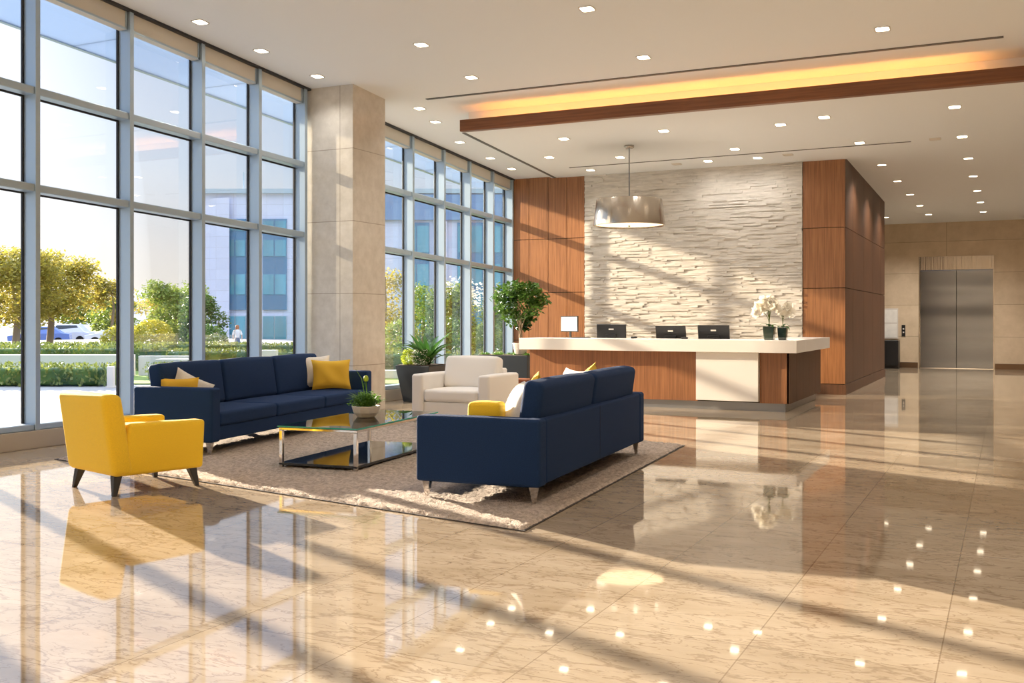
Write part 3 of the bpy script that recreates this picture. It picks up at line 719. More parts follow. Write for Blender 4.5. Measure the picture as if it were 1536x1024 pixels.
# armchairs (local: front y=0, back y=D, x width)
def armchair_white(label, X, Z, th_deg):
    th = math.radians(th_deg); W, D = 1.14, .95
    d = site(math.cos(th), -math.sin(th)); ang = math.atan2(d.y, d.x)
    t = thing('armchair', label, 'armchair', site(X, Z, RZ), ang)
    m = M['cream']; aw = .17
    for x in (0, W-aw): MB().soft(x, x+aw, 0, D, .15, .70, .035, (0, 0, .006), n=6).build('armrest', m, t)
    MB().soft(aw-.002, W-aw+.002, .03, D-.02, .16, .34, .02, n=3).build('seat_base', m, t)
    MB().soft(aw-.002, W-aw+.002, D-.16, D-.005, .16, .76, .03, n=4).build('back_frame', m, t)
    MB().soft(aw+.004, W-aw-.004, .01, D-.2, .345, .50, .04, (0, .006, .02), n=8).build('seat_cushion', m, t)
    T = Matrix.Translation((W/2, D-.30, .49)) @ Matrix.Rotation(-.2, 4, 'X')
    MB().soft(-.40, .40, -.09, .10, 0, .43, .05, (.01, .035, .015), T, n=8).build('back_cushion', m, t)
    for x, y in ((.09, .09), (W-.09, .09), (.09, D-.09), (W-.09, D-.09)): MB().tube([(x, y, 0), (x, y, .155)], [.018, .024], 10).build('leg', M['darkleg'], t)
    return t
armchair_white('cream white armchair facing the coffee table from the far side', -1.33, 13.5, 24)
def armchair_yellow(label, X, Z, th_deg):
    """X,Z: rear corner at the viewer's side on the right; faces along th_deg"""
    th = math.radians(th_deg); F = site(math.sin(th), math.cos(th)); W, D = .82, .87
    # local -y = facing; local x = to the chair's ... (right-handed)
    ang = math.atan2(-F.y, -F.x) - PI/2
    lx = Vector((math.cos(ang), math.sin(ang), 0)); p = site(X, Z, 0)
    # rear right corner (viewer side) is local (0, D)
    loc = p - Vector((-math.sin(ang), math.cos(ang), 0))*D
    t = thing('armchair', label, 'armchair', loc, ang); m = M['yellow']; aw = .15
    zb = .16
    for x in (0, W-aw):
        vs = [(x, 0.02, zb), (x+aw, 0.02, zb), (x+aw, D-.10, zb), (x, D-.10, zb), (x, 0, .575), (x+aw, 0, .575), (x+aw, D-.17, .59), (x, D-.17, .59)]
        mb = MB(); mb.hexa(vs); o = mb.build('armrest', m, t, .03); o.modifiers['bevel'].segments = 4
        for p_ in o.data.polygons: p_.use_smooth = True
    MB().soft(aw-.01, W-aw+.01, .03, D-.15, zb, .34, .02, n=3).build('seat_base', m, t)
    MB().soft(aw+.002, W-aw-.002, .0, D-.24, .33, .46, .04, (0, .01, .02), n=8).build('seat_cushion', m, t)
    # thick sloping back, leaning out at the top
    vs = [(-.012, D-.16, zb), (W+.012, D-.16, zb), (W+.012, D-.03, zb), (-.012, D-.03, zb), (.0, D-.11, .835), (W, D-.11, .835), (W, D+.07, .835), (.0, D+.07, .835)]
    vs[0] = (-.012, D-.22, zb); vs[1] = (W+.012, D-.22, zb); 
    mb = MB(); mb.hexa(vs); o = mb.build('backrest', m, t, .055); o.modifiers['bevel'].segments = 5
    for p_ in o.data.polygons: p_.use_smooth = True
    for x, y, sx, sy in ((.09, .09, -1, -1), (W-.09, .09, 1, -1), (.09, D-.10, -1, 1), (W-.09, D-.10, 1, 1)):
        mb = MB(); a, b = .017, .036; q, s_ = x+sx*.035, y+sy*.035
        mb.hexa([(q-a,s_-a,0),(q+a,s_-a,0),(q+a,s_+a,0),(q-a,s_+a,0),(x-b,y-b,zb),(x+b,y-b,zb),(x+b,y+b,zb),(x-b,y+b,zb)]); mb.build('leg', M['darkleg'], t, .004)
    return t
armchair_yellow('yellow upholstered armchair seen from behind at the left, dark tapered legs', -3.25, 8.27, 42)
# ---------------------------------------------------------------- rug
t = thing('rug', 'shaggy taupe rug with a thin dark edge under the seating', 'rug')
P0, P1, P2, P3 = site(.077, 6.98), site(1.96, 11.70), site(-2.78, 15.25), site(-4.70, 10.55)
N = 200; R = random.Random(1); vs = []; fs = []
for i in range(N+1):
    for j in range(N+1):
        a, b = i/N, j/N; p = P0.lerp(P1, a).lerp(P3.lerp(P2, a), b)
        edge = min(i, j, N-i, N-j)
        z = .004 if edge == 0 else RZ + R.uniform(-.009, .009)
        if edge == 0: p = p + (Vector((R.uniform(-.006,.006), R.uniform(-.006,.006), 0)))
        vs.append((p.x, p.y, z))
for i in range(N):
    for j in range(N): q = i*(N+1)+j; fs.append((q, q+N+1, q+N+2, q+1))
MB().add(vs, fs, True).build('pile', M['rug'], t)
cen = (P0+P1+P2+P3)/4; ed = [p + (p-cen).normalized()*.018 for p in (P0, P1, P2, P3)]
MB().hexa([(p.x, p.y, .001) for p in ed] + [(p.x, p.y, .007) for p in ed]).build('edge_binding', M['rugedge'], t)
# ---------------------------------------------------------------- coffee table
th = math.radians(19.5); d = site(math.sin(th), math.cos(th)); ang = math.atan2(d.y, d.x)
t = thing('coffee_table', 'rectangular glass coffee table with chrome legs and dark lower shelf on the rug', 'table', site(-1.45, 9.58, RZ), ang)
L, W = 1.88, .86     # local x along the length, y to the left
top = .385
MB().box(0, L, 0, W, top, top+.014).build('tabletop', M['tglass'], t)
mb = MB(); e_ = .003
mb.box(-e_, L+e_, -e_, 0, top, top+.014); mb.box(-e_, L+e_, W, W+e_, top, top+.014); mb.box(-e_, 0, 0, W, top, top+.014); mb.box(L, L+e_, 0, W, top, top+.014); mb.build('glass_edge', M['tedge'], t)
mb = MB(); r_ = .011
mb.box(.01, L-.01, .01, .03, top-.028, top-.004); mb.box(.01, L-.01, W-.03, W-.01, top-.028, top-.004); mb.box(.01, .03, .03, W-.03, top-.028, top-.004); mb.box(L-.03, L-.01, .03, W-.03, top-.028, top-.004)
mb.build('top_rail', M['chrome'], t, .003)
for x, y in ((.028, .028), (L-.028, .028), (.028, W-.028), (L-.028, W-.028)): MB().box(x-.018, x+.018, y-.018, y+.018, 0, top-.03).build('leg', M['chrome'], t, .004)
MB().box(.01, L-.01, .01, W-.01, .02, .045).build('shelf', M['shelf'], t, .003)
tm = t.matrix_basis
# bowl with herbs
bp = site(-1.53, 10.72, RZ+top+.014)
t = thing('potted_herbs', 'cream bowl of green herbs with tall stalks on the glass coffee table', 'plant', bp)
MB().lathe([(0, 0), (.085, 0), (.10, .008), (.135, .05), (.155, .115), (.150, .122), (.140, .112), (.12, .06), (0, .05)], 9, smooth=False).build('bowl', M['bowl'], t, .01)
MB().lathe([(0, .10), (.142, .10)], 16).build('soil', M['soil'], t)
mb = MB(); R = random.Random(21)
for k in range(26): mb.leaves(38, (R.uniform(-.10,.10), R.uniform(-.10,.10), R.uniform(.14,.235)), (.075,.075,.06), .036, .3, 2.6, R)
for k in range(70):
    a = R.uniform(0, 6.28); mb.strap((.06*math.cos(a), .06*math.sin(a), .11), a, R.uniform(.14,.21), .006, R.uniform(.6,1.4), R.uniform(.6,1.6), 4)
mb.build('foliage', M['herb'], t)
mb = MB(); mb.tube([(0,0,.1), (-.02,0,.25), (-.055,0,.40), (-.13,0,.50)], [.006,.005,.004,.002], 6); mb.tube([(.01,0,.1), (.005,.01,.25), (.0,0,.385)], [.006,.006,.007], 6)
mb.tube([(.0,.01,.1), (-.03,0,.3), (-.02,0,.36)], .004, 6); mb.build('stalks', M['herb'], t)
MB().lathe([(0, .37), (.022, .375), (.028, .40), (.02, .43), (0, .44)], 12, (0,0,0)).build('bud', M['lime'], t)
# ---------------------------------------------------------------- planters
t = thing('planter_with_agave', 'dark tapered square planter with strappy leaves and small shrubs by the column', 'plant', (-9.27, 15.50, 0), .0)
a, b, h = .24, .345, .64
MB().hexa([(-a,-a,0),(a,-a,0),(a,a,0),(-a,a,0),(-b,-b,h),(b,-b,h),(b,b,h),(-b,b,h)]).build('pot', M['planter'], t, .01)
MB().box(-b+.03, b-.03, -b+.03, b-.03, h, h+.012).build('soil', M['soil'], t)
mb = MB(); R = random.Random(4)
for k in range(30):
    a = 6.28*k/30 + R.uniform(-.1,.1); mb.strap((.10+.05*math.cos(a), .05*math.sin(a), h), a, R.uniform(.6,.85), .050, R.uniform(.8,1.4), R.uniform(.6,1.9))
mb.build('strap_leaves', M['agave'], t)
MB().leaves(900, (-.19, -.15, h+.13), (.13,.13,.17), .04, .6, 2, R).build('lime_shrub', M['lime'], t)
MB().leaves(700, (.10, -.18, h+.13), (.17,.13,.17), .038, .4, 2, R).build('green_shrub', M['agave'], t)
MB().leaves(260, (.09, -.20, h+.15), (.18,.14,.17), .026, .85, 1.2, R).build('white_flowers', M['whitepetal'], t)
t = thing('planter_trough', 'long dark planter trough with low greenery behind the cream armchair', 'planter', (-9.05, 18.55, 0))
MB().box(-.57, .55, -.32, .33, 0, .72).build('box', M['planter'], t, .01)
MB().box(-.54, .52, -.29, .30, .72, .73).build('soil', M['soil'], t)
mb = MB()
for k in range(14): mb.leaves(120, (-.5+.075*k, R.uniform(-.2,.24), .73), (.08,.08,.05), .035, .3, 2, R)
mb.build('groundcover', M['herb'], t)
t = thing('potted_ficus', 'round-crowned ficus tree in a white pot standing on the dark trough', 'plant', (-8.80, 18.55, .735))
MB().lathe([(0, 0), (.105, 0), (.115, .01), (.158, .215), (.162, .23), (.145, .23), (.135, .20), (0, .20)], 24).build('pot', M['potwhite'], t)
mb = MB()
for k in range(4):
    a = k*1.6; mb.tube([(.025*math.cos(a), .025*math.sin(a), .18), (.03*math.cos(a+1.5), .03*math.sin(a+1.5), .38), (.03*math.cos(a+3), .03*math.sin(a+3), .55), (.10*math.cos(a+3.4), .10*math.sin(a+3.4), .78), (.24*math.cos(a+3.6), .24*math.sin(a+3.6), 1.02)], [.018,.014,.013,.011,.006], 7)
mb.build('trunk', M['bark'], t)
mb = MB(); R = random.Random(12)
for k in range(75):
    a = R.uniform(0, 6.28); el = R.uniform(-1, 1); rr = R.uniform(.25, 1)**.6
    c = (.52*rr*math.cos(a)*math.sqrt(1-el*el*.8), .52*rr*math.sin(a)*math.sqrt(1-el*el*.8), 1.00+.50*el*rr)
    mb.leaves(30, c, (.15,.15,.12), .105, .35, 2.0, R, .25)
mb.build('foliage', M['leaf'], t)
t = thing('side_table', 'small reddish wooden side table with books, left of the reception desk', 'table', (-7.78, 16.38, 0))
MB().box(-.21, .21, -.21, .21, .36, .385).build('tabletop', M['redwood'], t, .003)
MB().box(-.20, .20, -.20, .20, .10, .12).build('shelf', M['redwood'], t)
for x in (-.19, .19):
    for y in (-.19, .19): MB().box(x-.018, x+.018, y-.018, y+.018, 0, .36).build('leg', M['redwood'], t)
MB().box(-.2, .2, .19, .2, .12, .36).build('back_panel', M['redwood'], t)
x = -.17; R = random.Random(2)
for k, (w_, h_) in enumerate(((.03,.17),(.04,.15),(.025,.18),(.04,.14),(.03,.16))):
    o = MB().box(0, w_, -.07, .07, 0, h_).build('book', M['book'] if k % 2 else M['book2'])
    o.location = (-7.78+x+.03, 16.28, .12); x += w_+.006
    tag(o, 'small book on the lower shelf of the reddish side table, ' + ['first', 'second', 'third', 'fourth', 'last'][k] + ' from the left', 'book', 'books in the side table')
# ---------------------------------------------------------------- outdoors
def slab(name, X0, X1, Z0, Z1, z0, z1, m):
    mb = MB(); c = [site(X0,Z0), site(X1,Z0), site(X1,Z1), site(X0,Z1)]
    mb.hexa([(p.x,p.y,z0) for p in c]+[(p.x,p.y,z1) for p in c]); return struct(mb.build(name, m))
mb = MB(); mb.box(-60, UW-.24, -40, 60, -.5, -.03)
struct(mb.build('ground_plaza', M['paving']))
LOW = -.60
struct(MB().box(-400, 300, 60, 500, LOW-.2, LOW).box(-400, -60, -60, 60, LOW-.2, LOW).build('ground_lower', M['lawn']))
mb = MB(); c_ = [site(-90,23), site(-.2,23), site(9.9,44), site(-90,44)]
mb.hexa([(p.x,p.y,-.03) for p in c_]+[(p.x,p.y,0) for p in c_]); struct(mb.build('ground_lawn', M['lawn']))
slab('ground_parking', -75, -20, 62, 100, LOW, LOW+.02, M['asphalt'])
def hedge(X0, X1, Z0, Z1, z0, h, label, dens=130):
    t = thing('hedge', label, 'hedge', site((X0+X1)/2, (Z0+Z1)/2, z0), A)
    w, d = (X1-X0)/2, (Z1-Z0)/2
    MB().soft(-w+.06, w-.06, -d+.06, d-.06, 0, h-.05, .08, n=4).build('twigs', M['tree3'], t)
    mb = MB(); R = random.Random(int(X0*7+Z0)); vs = []; fs = []
    n = int(dens*(2*w*h + 2*w*2*d)); 
    for _ in range(n):
        if R.random() < .5: p = Vector((R.uniform(-w,w), -d+R.uniform(-.05,.08), R.uniform(0,h)))
        else: p = Vector((R.uniform(-w,w), R.uniform(-d,d), h+R.uniform(-.06,.04)))
        e = Euler((R.uniform(0,6), R.uniform(0,6), R.uniform(0,6))).to_matrix(); s_ = R.uniform(.03,.065)
        o = len(vs); vs += [p+e@Vector((-s_,0,0)), p+e@Vector((0,-s_*.6,0)), p+e@Vector((s_,0,0)), p+e@Vector((0,s_*.6,0))]; fs.append((o,o+1,o+2,o+3))
    mb.add(vs, fs); mb.build('leaves', M['hedge'], t); return t
hedge(-15.5, -8.85, 22.3, 23.5, 0, .42, 'near clipped hedge at the edge of the plaza, left of the white bollard')
hedge(-8.5, -5.5, 23.6, 24.6, 0, .40, 'short near hedge right of the white bollard, behind the long sofa')
hedge(-22, -9.9, 28.5, 29.8, 0, .66, 'middle clipped hedge behind the pale low wall')
hedge(-9.4, -7.0, 27.6, 28.6, 0, .60, 'short rounded hedge below the golden bush')
hedge(-24, -9, 35, 36.2, 0, .60, 'far clipped hedge in front of the car park')
hedge(-12, -6.2, 36.5, 37.5, 0, .55, 'far hedge in front of the office building, below the walking person')
hedge(-5.2, 1.2, 27, 28.2, 0, .55, 'hedge outside the windows right of the stone column', 110)
hedge(-8.3, -5.6, 32.5, 33.4, 0, .42, 'low hedge before the office building near the column')
def lowwall(name, X0, X1, Z, w, z0, z1, label):
    o = MB().box(-(X1-X0)/2, (X1-X0)/2, -w/2, w/2, z0, z1).build(name, M['lowwall'], None, .01)
    p = site((X0+X1)/2, Z); o.location = (p.x, p.y, 0); o.rotation_euler = (0,0,A); tag(o, label, 'low wall', 'pale low garden walls'); return o
lowwall('low_wall', -15.5, -9.62, 26.0, .3, 0, .54, 'pale low garden wall behind the near hedge, at the far left')
lowwall('low_wall', -9.55, -8.2, 26.3, .3, 0, .50, 'short pale wall piece beside the mullion, ending the long low wall')
lowwall('low_wall', -9.0, -7.0, 30.5, .3, 0, .52, 'pale low wall in front of the walking person')
lowwall('low_wall', -8.0, 1.2, 25.0, .25, 0, .20, 'long thin pale kerb wall outside near the column')
t = thing('garden_bench', 'pale stone bench outside near the golden bush', 'bench', site(-8.3, 25.2, 0), A)
MB().box(-.42, .42, -.25, .25, .40, .46).build('seat', M['lowwall'], t); MB().box(-.28, -.2, -.2, .2, 0, .4).build('leg', M['lowwall'], t); MB().box(.22, .3, -.2, .2, 0, .4).build('leg', M['lowwall'], t)
t = thing('bollard', 'small white bollard on the plaza at the end of the near hedge', 'bollard', site(-8.62, 22.0, -.03), A)
MB().soft(-.07, .07, -.07, .07, 0, .46, .02, n=2).build('post', M['lowwall'], t); MB().box(-.09, .09, -.09, .09, 0, .03).build('base', M['lowwall'], t)
def tree(X, Z, topz, width, z0, m, label, botz=None, n=2600, leaf=.20, blobs=16, white=False, group='trees outside'):
    R = random.Random(int(X*31+Z*7)); t = thing('tree', label, 'tree', site(X, Z, z0), R.uniform(0, 6), group)
    H = topz-z0; b = (botz-z0) if botz is not None else H*.28; r = width/2
    MB().tube([(0,0,0), (.05*r,0,H*.3), (-.03*r,.04*r,H*.55), (0,0,H*.8)], [max(.08, r*.07), r*.055, r*.04, .02], 8).build('trunk', M['bark'], t)
    mb = MB()
    for k in range(blobs):
        a = R.uniform(0, 6.28); q = R.uniform(-1, 1); rr = R.uniform(.2, .72)
        c = (r*rr*math.cos(a), r*rr*math.sin(a), (H+b)/2 + (H-b)/2*.68*q)
        s_ = R.uniform(.30, .48); s_ *= (1.1-.35*abs(q))
        mb.leaves(n//blobs, c, (r*s_, r*s_, (H-b)*.5*s_*.95), leaf, .35, 1.7, R)
    mb.build('foliage', m, t)
    if white: MB().leaves(220, (0,0,H*.85), (r*.7, r*.7, H*.18), leaf*.8, .6, 1.2, R).build('blossom', M['whitepetal'], t)
    return t
gp = 'trees beyond the plaza'
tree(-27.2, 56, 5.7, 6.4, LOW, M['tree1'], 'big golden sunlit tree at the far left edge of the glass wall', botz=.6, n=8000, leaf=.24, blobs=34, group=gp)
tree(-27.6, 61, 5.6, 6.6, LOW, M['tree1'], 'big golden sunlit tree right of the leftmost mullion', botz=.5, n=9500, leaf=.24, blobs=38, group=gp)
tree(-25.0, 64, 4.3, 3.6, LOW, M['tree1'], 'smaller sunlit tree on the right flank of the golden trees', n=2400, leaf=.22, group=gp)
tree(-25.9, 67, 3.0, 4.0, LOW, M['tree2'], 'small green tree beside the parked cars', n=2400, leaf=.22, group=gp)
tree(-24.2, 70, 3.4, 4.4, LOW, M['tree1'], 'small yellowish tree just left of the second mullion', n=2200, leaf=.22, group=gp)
tree(-16.4, 50, 3.6, 4.4, LOW, M['tree2'], 'full green tree between the second and third mullions', botz=-.3, n=5200, leaf=.17, blobs=26, group=gp)
tree(-17.9, 53, 2.7, 2.2, LOW, M['tree2'], 'lower green tree on the left side of the full green tree', botz=-.4, n=2400, leaf=.17, group=gp)
tree(-13.9, 46, 2.9, 2.4, LOW, M['tree3'], 'dark green tree in front of the office building', botz=-.4, n=3200, leaf=.15, blobs=20, group=gp)
tree(-14.9, 47, 2.0, 1.8, LOW, M['tree2'], 'small green tree behind the third mullion', botz=-.5, n=1800, leaf=.15, group=gp)
tree(-30, 92, 4.6, 9, LOW, M['tree2'], 'distant hazy green tree below the hills', n=3000, leaf=.4, group=gp)
tree(-42, 98, 4.0, 11, LOW, M['tree2'], 'distant broad tree behind the parked cars', n=3000, leaf=.4, group=gp)
for X, Z, tz, w_, m_, lb, wh in ((-4.7, 38, 3.9, 2.9, 'tree1', 'yellow green tree seen in the first pane right of the column', 0), (-3.6, 42, 3.2, 3.0, 'tree2', 'green tree seen in the second pane right of the column', 0),
                             (-2.7, 38, 2.3, 2.0, 'tree3', 'low dark tree between the second and third panes right of the column', 0), (-1.9, 36, 2.9, 2.3, 'tree2', 'green tree topped with white blossom outside the back windows', 1),
                             (-.95, 38, 2.8, 2.0, 'tree2', 'slender green tree seen in the fourth pane right of the column', 1), (.1, 41, 3.0, 2.6, 'tree3', 'dark tree behind the indoor ficus, outside the last panes', 0),
                             (-5.6, 41, 2.2, 2.2, 'tree3', 'dark low tree partly hidden by the stone column', 0)):
    tree(X, Z, tz, w_, LOW, M[m_], lb, botz=-.4, n=3400, leaf=.13, blobs=22, white=bool(wh), group=gp)
def bush(X, Z, w, h, z0, m, label, n=1500):
    R = random.Random(int(X*13+Z)); o = MB().leaves(n, (0,0,h*.5), (w/2,w/2,h/2), .12, .75, 1.8, R).build('bush', m)
    o.location = site(X, Z, z0); tag(o, label, 'bush', 'bushes in the garden'); return o
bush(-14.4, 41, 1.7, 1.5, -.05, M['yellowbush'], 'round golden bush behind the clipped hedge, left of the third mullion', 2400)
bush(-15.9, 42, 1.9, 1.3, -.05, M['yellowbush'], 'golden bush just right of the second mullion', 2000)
bush(-11.9, 40, 1.6, 1.3, -.05, M['tree3'], 'dark rounded bush in front of the office building', 1800)
bush(-3.6, 33, 1.3, 1.5, -.05, M['tree2'], 'green bush outside the second pane right of the column', 1500)
bush(-2.0, 32, 1.5, 1.6, -.05, M['tree3'], 'dark green bush outside the third pane right of the column', 1500)
bush(-.8, 33, 1.2, 1.4, -.05, M['tree2'], 'green bush outside the fourth pane right of the column', 1500)
bush(-4.6, 32, 1.2, 1.3, -.05, M['tree3'], 'dark bush outside the pane next to the column', 1500)
bush(.4, 34, 1.4, 1.5, -.05, M['tree3'], 'dark bush outside the last pane before the wooden wall', 1500)
# hills
mb = MB(); vs = []; fs = []; R = random.Random(8); n = 90; hh = []
for i in range(n+1):
    hh.append(9 + 3.0*math.sin(i*.23) + 2*math.sin(i*.61+1) + R.uniform(-.5,.5))
for i in range(n+1):
    X = -330 + 520*i/n
    for j, (dz, k) in enumerate(((0, 0), (40, .75), (80, 1), (160, 0))):
        p = site(X, 330+dz); vs.append((p.x, p.y, LOW-1 + hh[i]*k + (R.uniform(0, 1.2) if k == 1 else 0)))
for i in range(n):
    for j in range(3): q = i*4+j; fs.append((q, q+4, q+5, q+1))
struct(mb.add(vs, fs, True).build('ground_hills', M['hillm']))
# cars
def car(X, Z, rz, m, label, van=0):
    t = thing('car', label, 'car', site(X, Z, LOW+.02), A+rz, 'parked cars beyond the hedges')
    h = 1.45 + van*.45
    prof = [(-2.1,.35),(-2.15,.75),(-1.2,.92),(-.55,h),(.9+van*.7,h),(1.6+van*.35,.98),(2.1,.9),(2.15,.35)]
    mb = MB(); k = len(prof); vs = [(x, -.85 if z < 1.2 else -.68, z) for x, z in prof]+[(x, .85 if z < 1.2 else .68, z) for x, z in prof]
    mb.add(vs, [tuple(range(k)), tuple(range(k, 2*k))[::-1]] + [(i, i+k, (i+1) % k+k, (i+1) % k) for i in range(k)]); mb.build('body', m, t, .04)
    gz = MB()
    for s_ in (-1, 1): gz.add([(-1.0, s_*.83, .98), (1.35+van*.3, s_*.83, 1.0), (.85+van*.65, s_*.715, h-.09), (-.5, s_*.715, h-.09)], [(0,1,2,3)])
    gz.add([(-1.16,-.7,.97),(-1.16,.7,.97),(-.60,.6,h-.05),(-.60,-.6,h-.05)], [(0,1,2,3)]); gz.build('windows', M['carglass'], t)
    for x in (-1.35, 1.35):
        for y in (-.8, .8): MB().tube([(x, y-.1, .32), (x, y+.1, .32)], .32, 16).build('wheel', M['tyre'], t)
car(-42.5, 80, .5, M['carblue'], 'blue car parked at the far left beyond the hedges')
car(-36.6, 84, .1, M['carsilver'], 'silver car parked under the golden tree', .3)
car(-31.0, 80, .2, M['carwhite'], 'white car parked right of the silver one')
car(-35.5, 77, .3, M['carblue'], 'bluish car parked in front of the silver one')
# walking person
def person(X, Z, z0):
    t = thing('person', 'person with auburn hair, white top and slate skirt walking outside', 'person', site(X, Z, z0), A+.4)
    me = bpy.data.meshes.new('body')
    J = [(0,0,.88,.12), (0,0,1.05,.105), (0,0,1.28,.12), (0,0,1.42,.05), (0,0,1.50,.075), (0,0,1.60,.085),
         (-.09,0,.82,.085), (-.10,-.08,.45,.055), (-.10,.0,.08,.04), (-.10,-.12,.03,.035),
         (.09,0,.82,.085), (.10,.10,.46,.055), (.10,.28,.12,.04), (.10,.20,.04,.035),
         (-.17,0,1.36,.05), (-.24,.04,1.10,.038), (-.25,-.08,.88,.03), (-.25,-.12,.80,.03),
         (.17,0,1.36,.05), (.24,-.04,1.10,.038), (.24,-.14,.90,.03), (.24,-.18,.83,.03)]
    E_ = [(0,1),(1,2),(2,3),(3,4),(4,5),(0,6),(6,7),(7,8),(8,9),(0,10),(10,11),(11,12),(12,13),(2,14),(14,15),(15,16),(16,17),(2,18),(18,19),(19,20),(20,21)]
    me.from_pydata([j[:3] for j in J], E_, []); o = bpy.data.objects.new('body', me); C.objects.link(o); o.parent = t
    sk = o.modifiers.new('skin', 'SKIN'); me.materials.append(M['skin'])
    for i, j in enumerate(J): me.skin_vertices[0].data[i].radius = (j[3], j[3])
    me.skin_vertices[0].data[0].use_root = True
    o.modifiers.new('sub', 'SUBSURF').levels = 2
    mb = MB(); prof = [(.13, .86), (.125, 1.0), (.14, 1.2), (.15, 1.34), (.08, 1.43)]
    mb.lathe(prof, 16); mb.tube([(-.15,0,1.37),(-.24,.04,1.12)], [.065,.055], 10); mb.tube([(.15,0,1.37),(.24,-.04,1.12)], [.065,.055], 10); mb.build('top', M['shirt'], t)
    MB().lathe([(.13, .95), (.15, .85), (.20, .55), (.24, .35)], 16).build('skirt', M['skirt'], t)
    MB().lathe([(0, 1.70), (.07, 1.69), (.105, 1.62), (.11, 1.52), (.10, 1.36), (.03, 1.34)], 14, (0, .025, 0)).build('hair', M['hair'], t)
person(-16.1, 60, LOW)
# office building across the garden
def building():
    t = thing('office_building', 'modern office building with lavender panels and tall blue glass bays beyond the garden', 'building', site(-24.5, 80, LOW), A)
    # local x to the right, y away, z up from LOW
    top = 11.9; W = 27.5; D = 14
    MB().box(0, W, 0.5, D, 0, top).build('wall', M['clad'], t)
    # rounded left corner bay
    mb = MB(); n = 14; vs = []; fs = []
    for i in range(n+1):
        a = PI/2 + PI/2*i/n*1.0
        for z in (0, top-.4): vs.append((2.4+3.0*math.cos(a), 3.0-3.0*math.sin(a), z))
    for i in range(n): fs.append((2*i, 2*i+1, 2*i+3, 2*i+2))
    mb.add(vs, fs, True).build('corner_wall', M['clad'], t)
    MB().box(-.2, W+.2, .2, D, top, top+.35).build('roof_edge', M['bframe'], t)
    MB().box(8.3, W, .25, .5, top-2.1, top-.1).build('parapet_band', M['cladblue'], t)
    bays = [(1.9, 3.6), (4.9, 6.8), (9.3, 10.9), (11.4, 12.6), (16.0, 18.0), (20.2, 22.2), (22.9, 24.4), (25.2, 27.0)]
    def win(x0, x1, z0, z1, nv=2):
        f = MB(); f.box(x0, x1, .36, .5, z0, z1); fr = f.build('window', M['bframe'], t)
        g = MB(); w = (x1-x0)/nv
        for k in range(nv): g.box(x0+w*k+.05, x0+w*(k+1)-.05, .30, .36, z0+.06, z1-.06)
        g.build('pane', M['bglass'], fr)
    rows = [(.3, 2.3), (3.9, 5.6), (6.9, 8.3)]
    for (x0, x1) in bays[:2]:
        MB().box(x0, x1, .34, .5, 2.75, 9.9).build('spandrel', M['bspandrel'], t)
        for a, b in rows: win(x0, x1, a, b)
        win(x0, x1, 8.9, 9.8)
    for (x0, x1) in bays[2:]:
        MB().box(x0, x1, .34, .5, .4, top-2.3).build('spandrel', M['bspandrel'], t)
        for a, b in ((.5, 2.4), (2.7, 4.3), (4.6, 6.4), (7.2, 9.4)): win(x0, x1, a, b)
    MB().box(12.9, 13.9, .1, .5, 0, top-2.0).build('pier', M['clad'], t); MB().box(18.4, 19.4, .1, .5, 0, top-2.2).build('pier', M['clad'], t)
    MB().tube([(3, 2, top), (3, 2, top+1.9)], .05, 6).build('aerial', M['bframe'], t)
building()
# ---------------------------------------------------------------- light
SUN_AZ = math.radians(-39.6)      # measured from the view axis, to the left
SUN_EL = math.radians(13.5)
sd = site(math.sin(SUN_AZ)*math.cos(SUN_EL), math.cos(SUN_AZ)*math.cos(SUN_EL), math.sin(SUN_EL))
l = bpy.data.lights.new('sun', 'SUN'); l.energy = 21.0; l.angle = .014; l.color = (1, .85, .66)
o = bpy.data.objects.new('sun', l); C.objects.link(o); o.rotation_euler = (-sd).to_track_quat('-Z', 'Y').to_euler(); o.location = sd*50
w = bpy.data.worlds.new('sky'); bpy.context.scene.world = w; w.use_nodes = True; nt = w.node_tree
bg = nt.nodes['Background']; L = nt.links.new; N_ = nt.nodes.new
tc = N_('ShaderNodeTexCoord'); sep = N_('ShaderNodeSeparateXYZ'); L(tc.outputs['Generated'], sep.inputs[0])
cr = N_('ShaderNodeValToRGB'); els = cr.color_ramp.elements
els[0].position = 0; els[0].color = (.70, .64, .56, 1); els[1].position = 1; els[1].color = (1.6, 1.8, 2.2, 1)
for p, c in ((.06, (.62, .60, .58)), (.14, (.46, .53, .62)), (.24, (.34, .44, .60)), (.34, (.34, .48, .72)), (.6, (1.3, 1.5, 1.9))):
    e = els.new(p); e.color = (*c, 1)
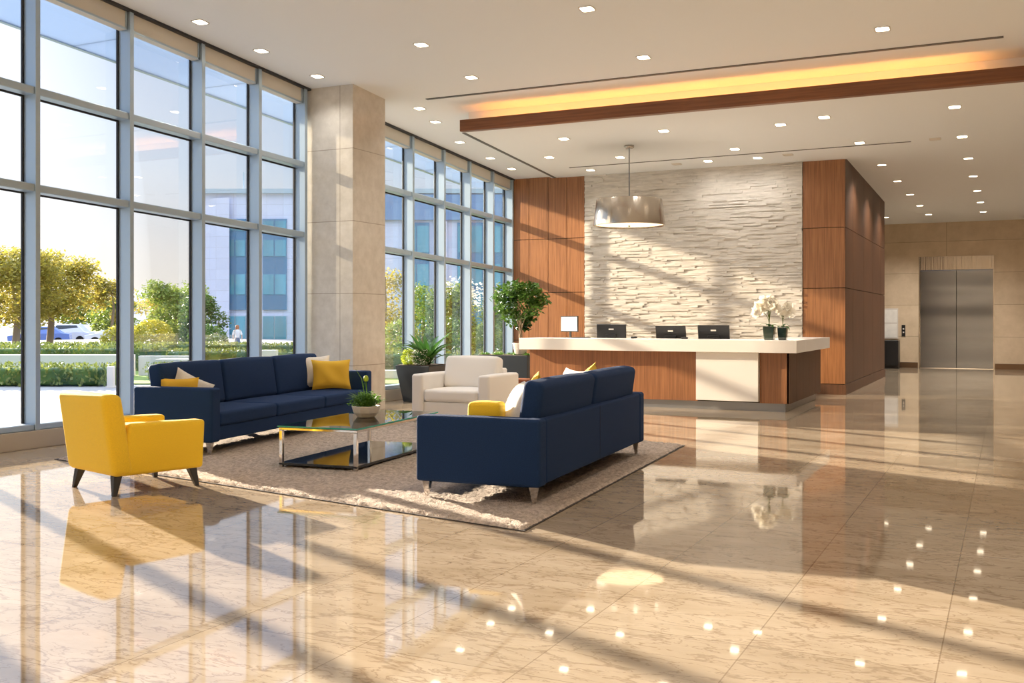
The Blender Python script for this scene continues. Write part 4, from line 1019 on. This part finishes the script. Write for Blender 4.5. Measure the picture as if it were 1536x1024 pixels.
L(sep.outputs['Z'], cr.inputs[0])
dt = N_('ShaderNodeVectorMath'); dt.operation = 'DOT_PRODUCT'; dt.inputs[1].default_value = sd; L(tc.outputs['Generated'], dt.inputs[0])
pw = N_('ShaderNodeMath'); pw.operation = 'POWER'; mx0 = N_('ShaderNodeMath'); mx0.operation = 'MAXIMUM'; mx0.inputs[1].default_value = 0
L(dt.outputs['Value'], mx0.inputs[0]); L(mx0.outputs[0], pw.inputs[0]); pw.inputs[1].default_value = 34
glow = N_('ShaderNodeMix'); glow.data_type = 'RGBA'; glow.blend_type = 'ADD'; glow.inputs[0].default_value = 1
gc = N_('ShaderNodeVectorMath'); gc.operation = 'SCALE'; gc.inputs[0].default_value = (.9, .72, .5); L(pw.outputs[0], gc.inputs['Scale'])
L(cr.outputs[0], glow.inputs[6]); L(gc.outputs[0], glow.inputs[7]); L(glow.outputs[2], bg.inputs[0])
bg.inputs[1].default_value = 1.5
# added spotlight outside, standing in for reflected sun on the end wall
wall_c = Vector((-5.6, VB, 2.3)); dirv = Vector((1, .42, -.36)).normalized()
rl = spot(wall_c - dirv*46, 200000, .30, .5, (1, .80, .55), .25, to=wall_c, name='added_wall_spot')
# camera
cam = bpy.data.cameras.new('camera'); co = bpy.data.objects.new('camera', cam); C.objects.link(co); bpy.context.scene.camera = co
cam.sensor_fit = 'HORIZONTAL'; cam.sensor_width = 36; cam.lens = 1535/1536*36; cam.shift_y = -(512-478)/1536; cam.clip_end = 1500
co.location = (0, 0, 1.45); co.rotation_euler = (PI/2, 0, A)
sc = bpy.context.scene
sc.view_settings.view_transform = 'Standard'; sc.view_settings.look = 'None'; sc.view_settings.gamma = 1; sc.view_settings.use_curve_mapping = False
sc.view_settings.exposure = 0.13
sc.cycles.use_denoising = True; sc.cycles.max_bounces = 10; sc.cycles.diffuse_bounces = 5; sc.cycles.glossy_bounces = 5; sc.cycles.transparent_max_bounces = 24
sc.cycles.caustics_reflective = False; sc.cycles.caustics_refractive = False; sc.cycles.sample_clamp_indirect = 6
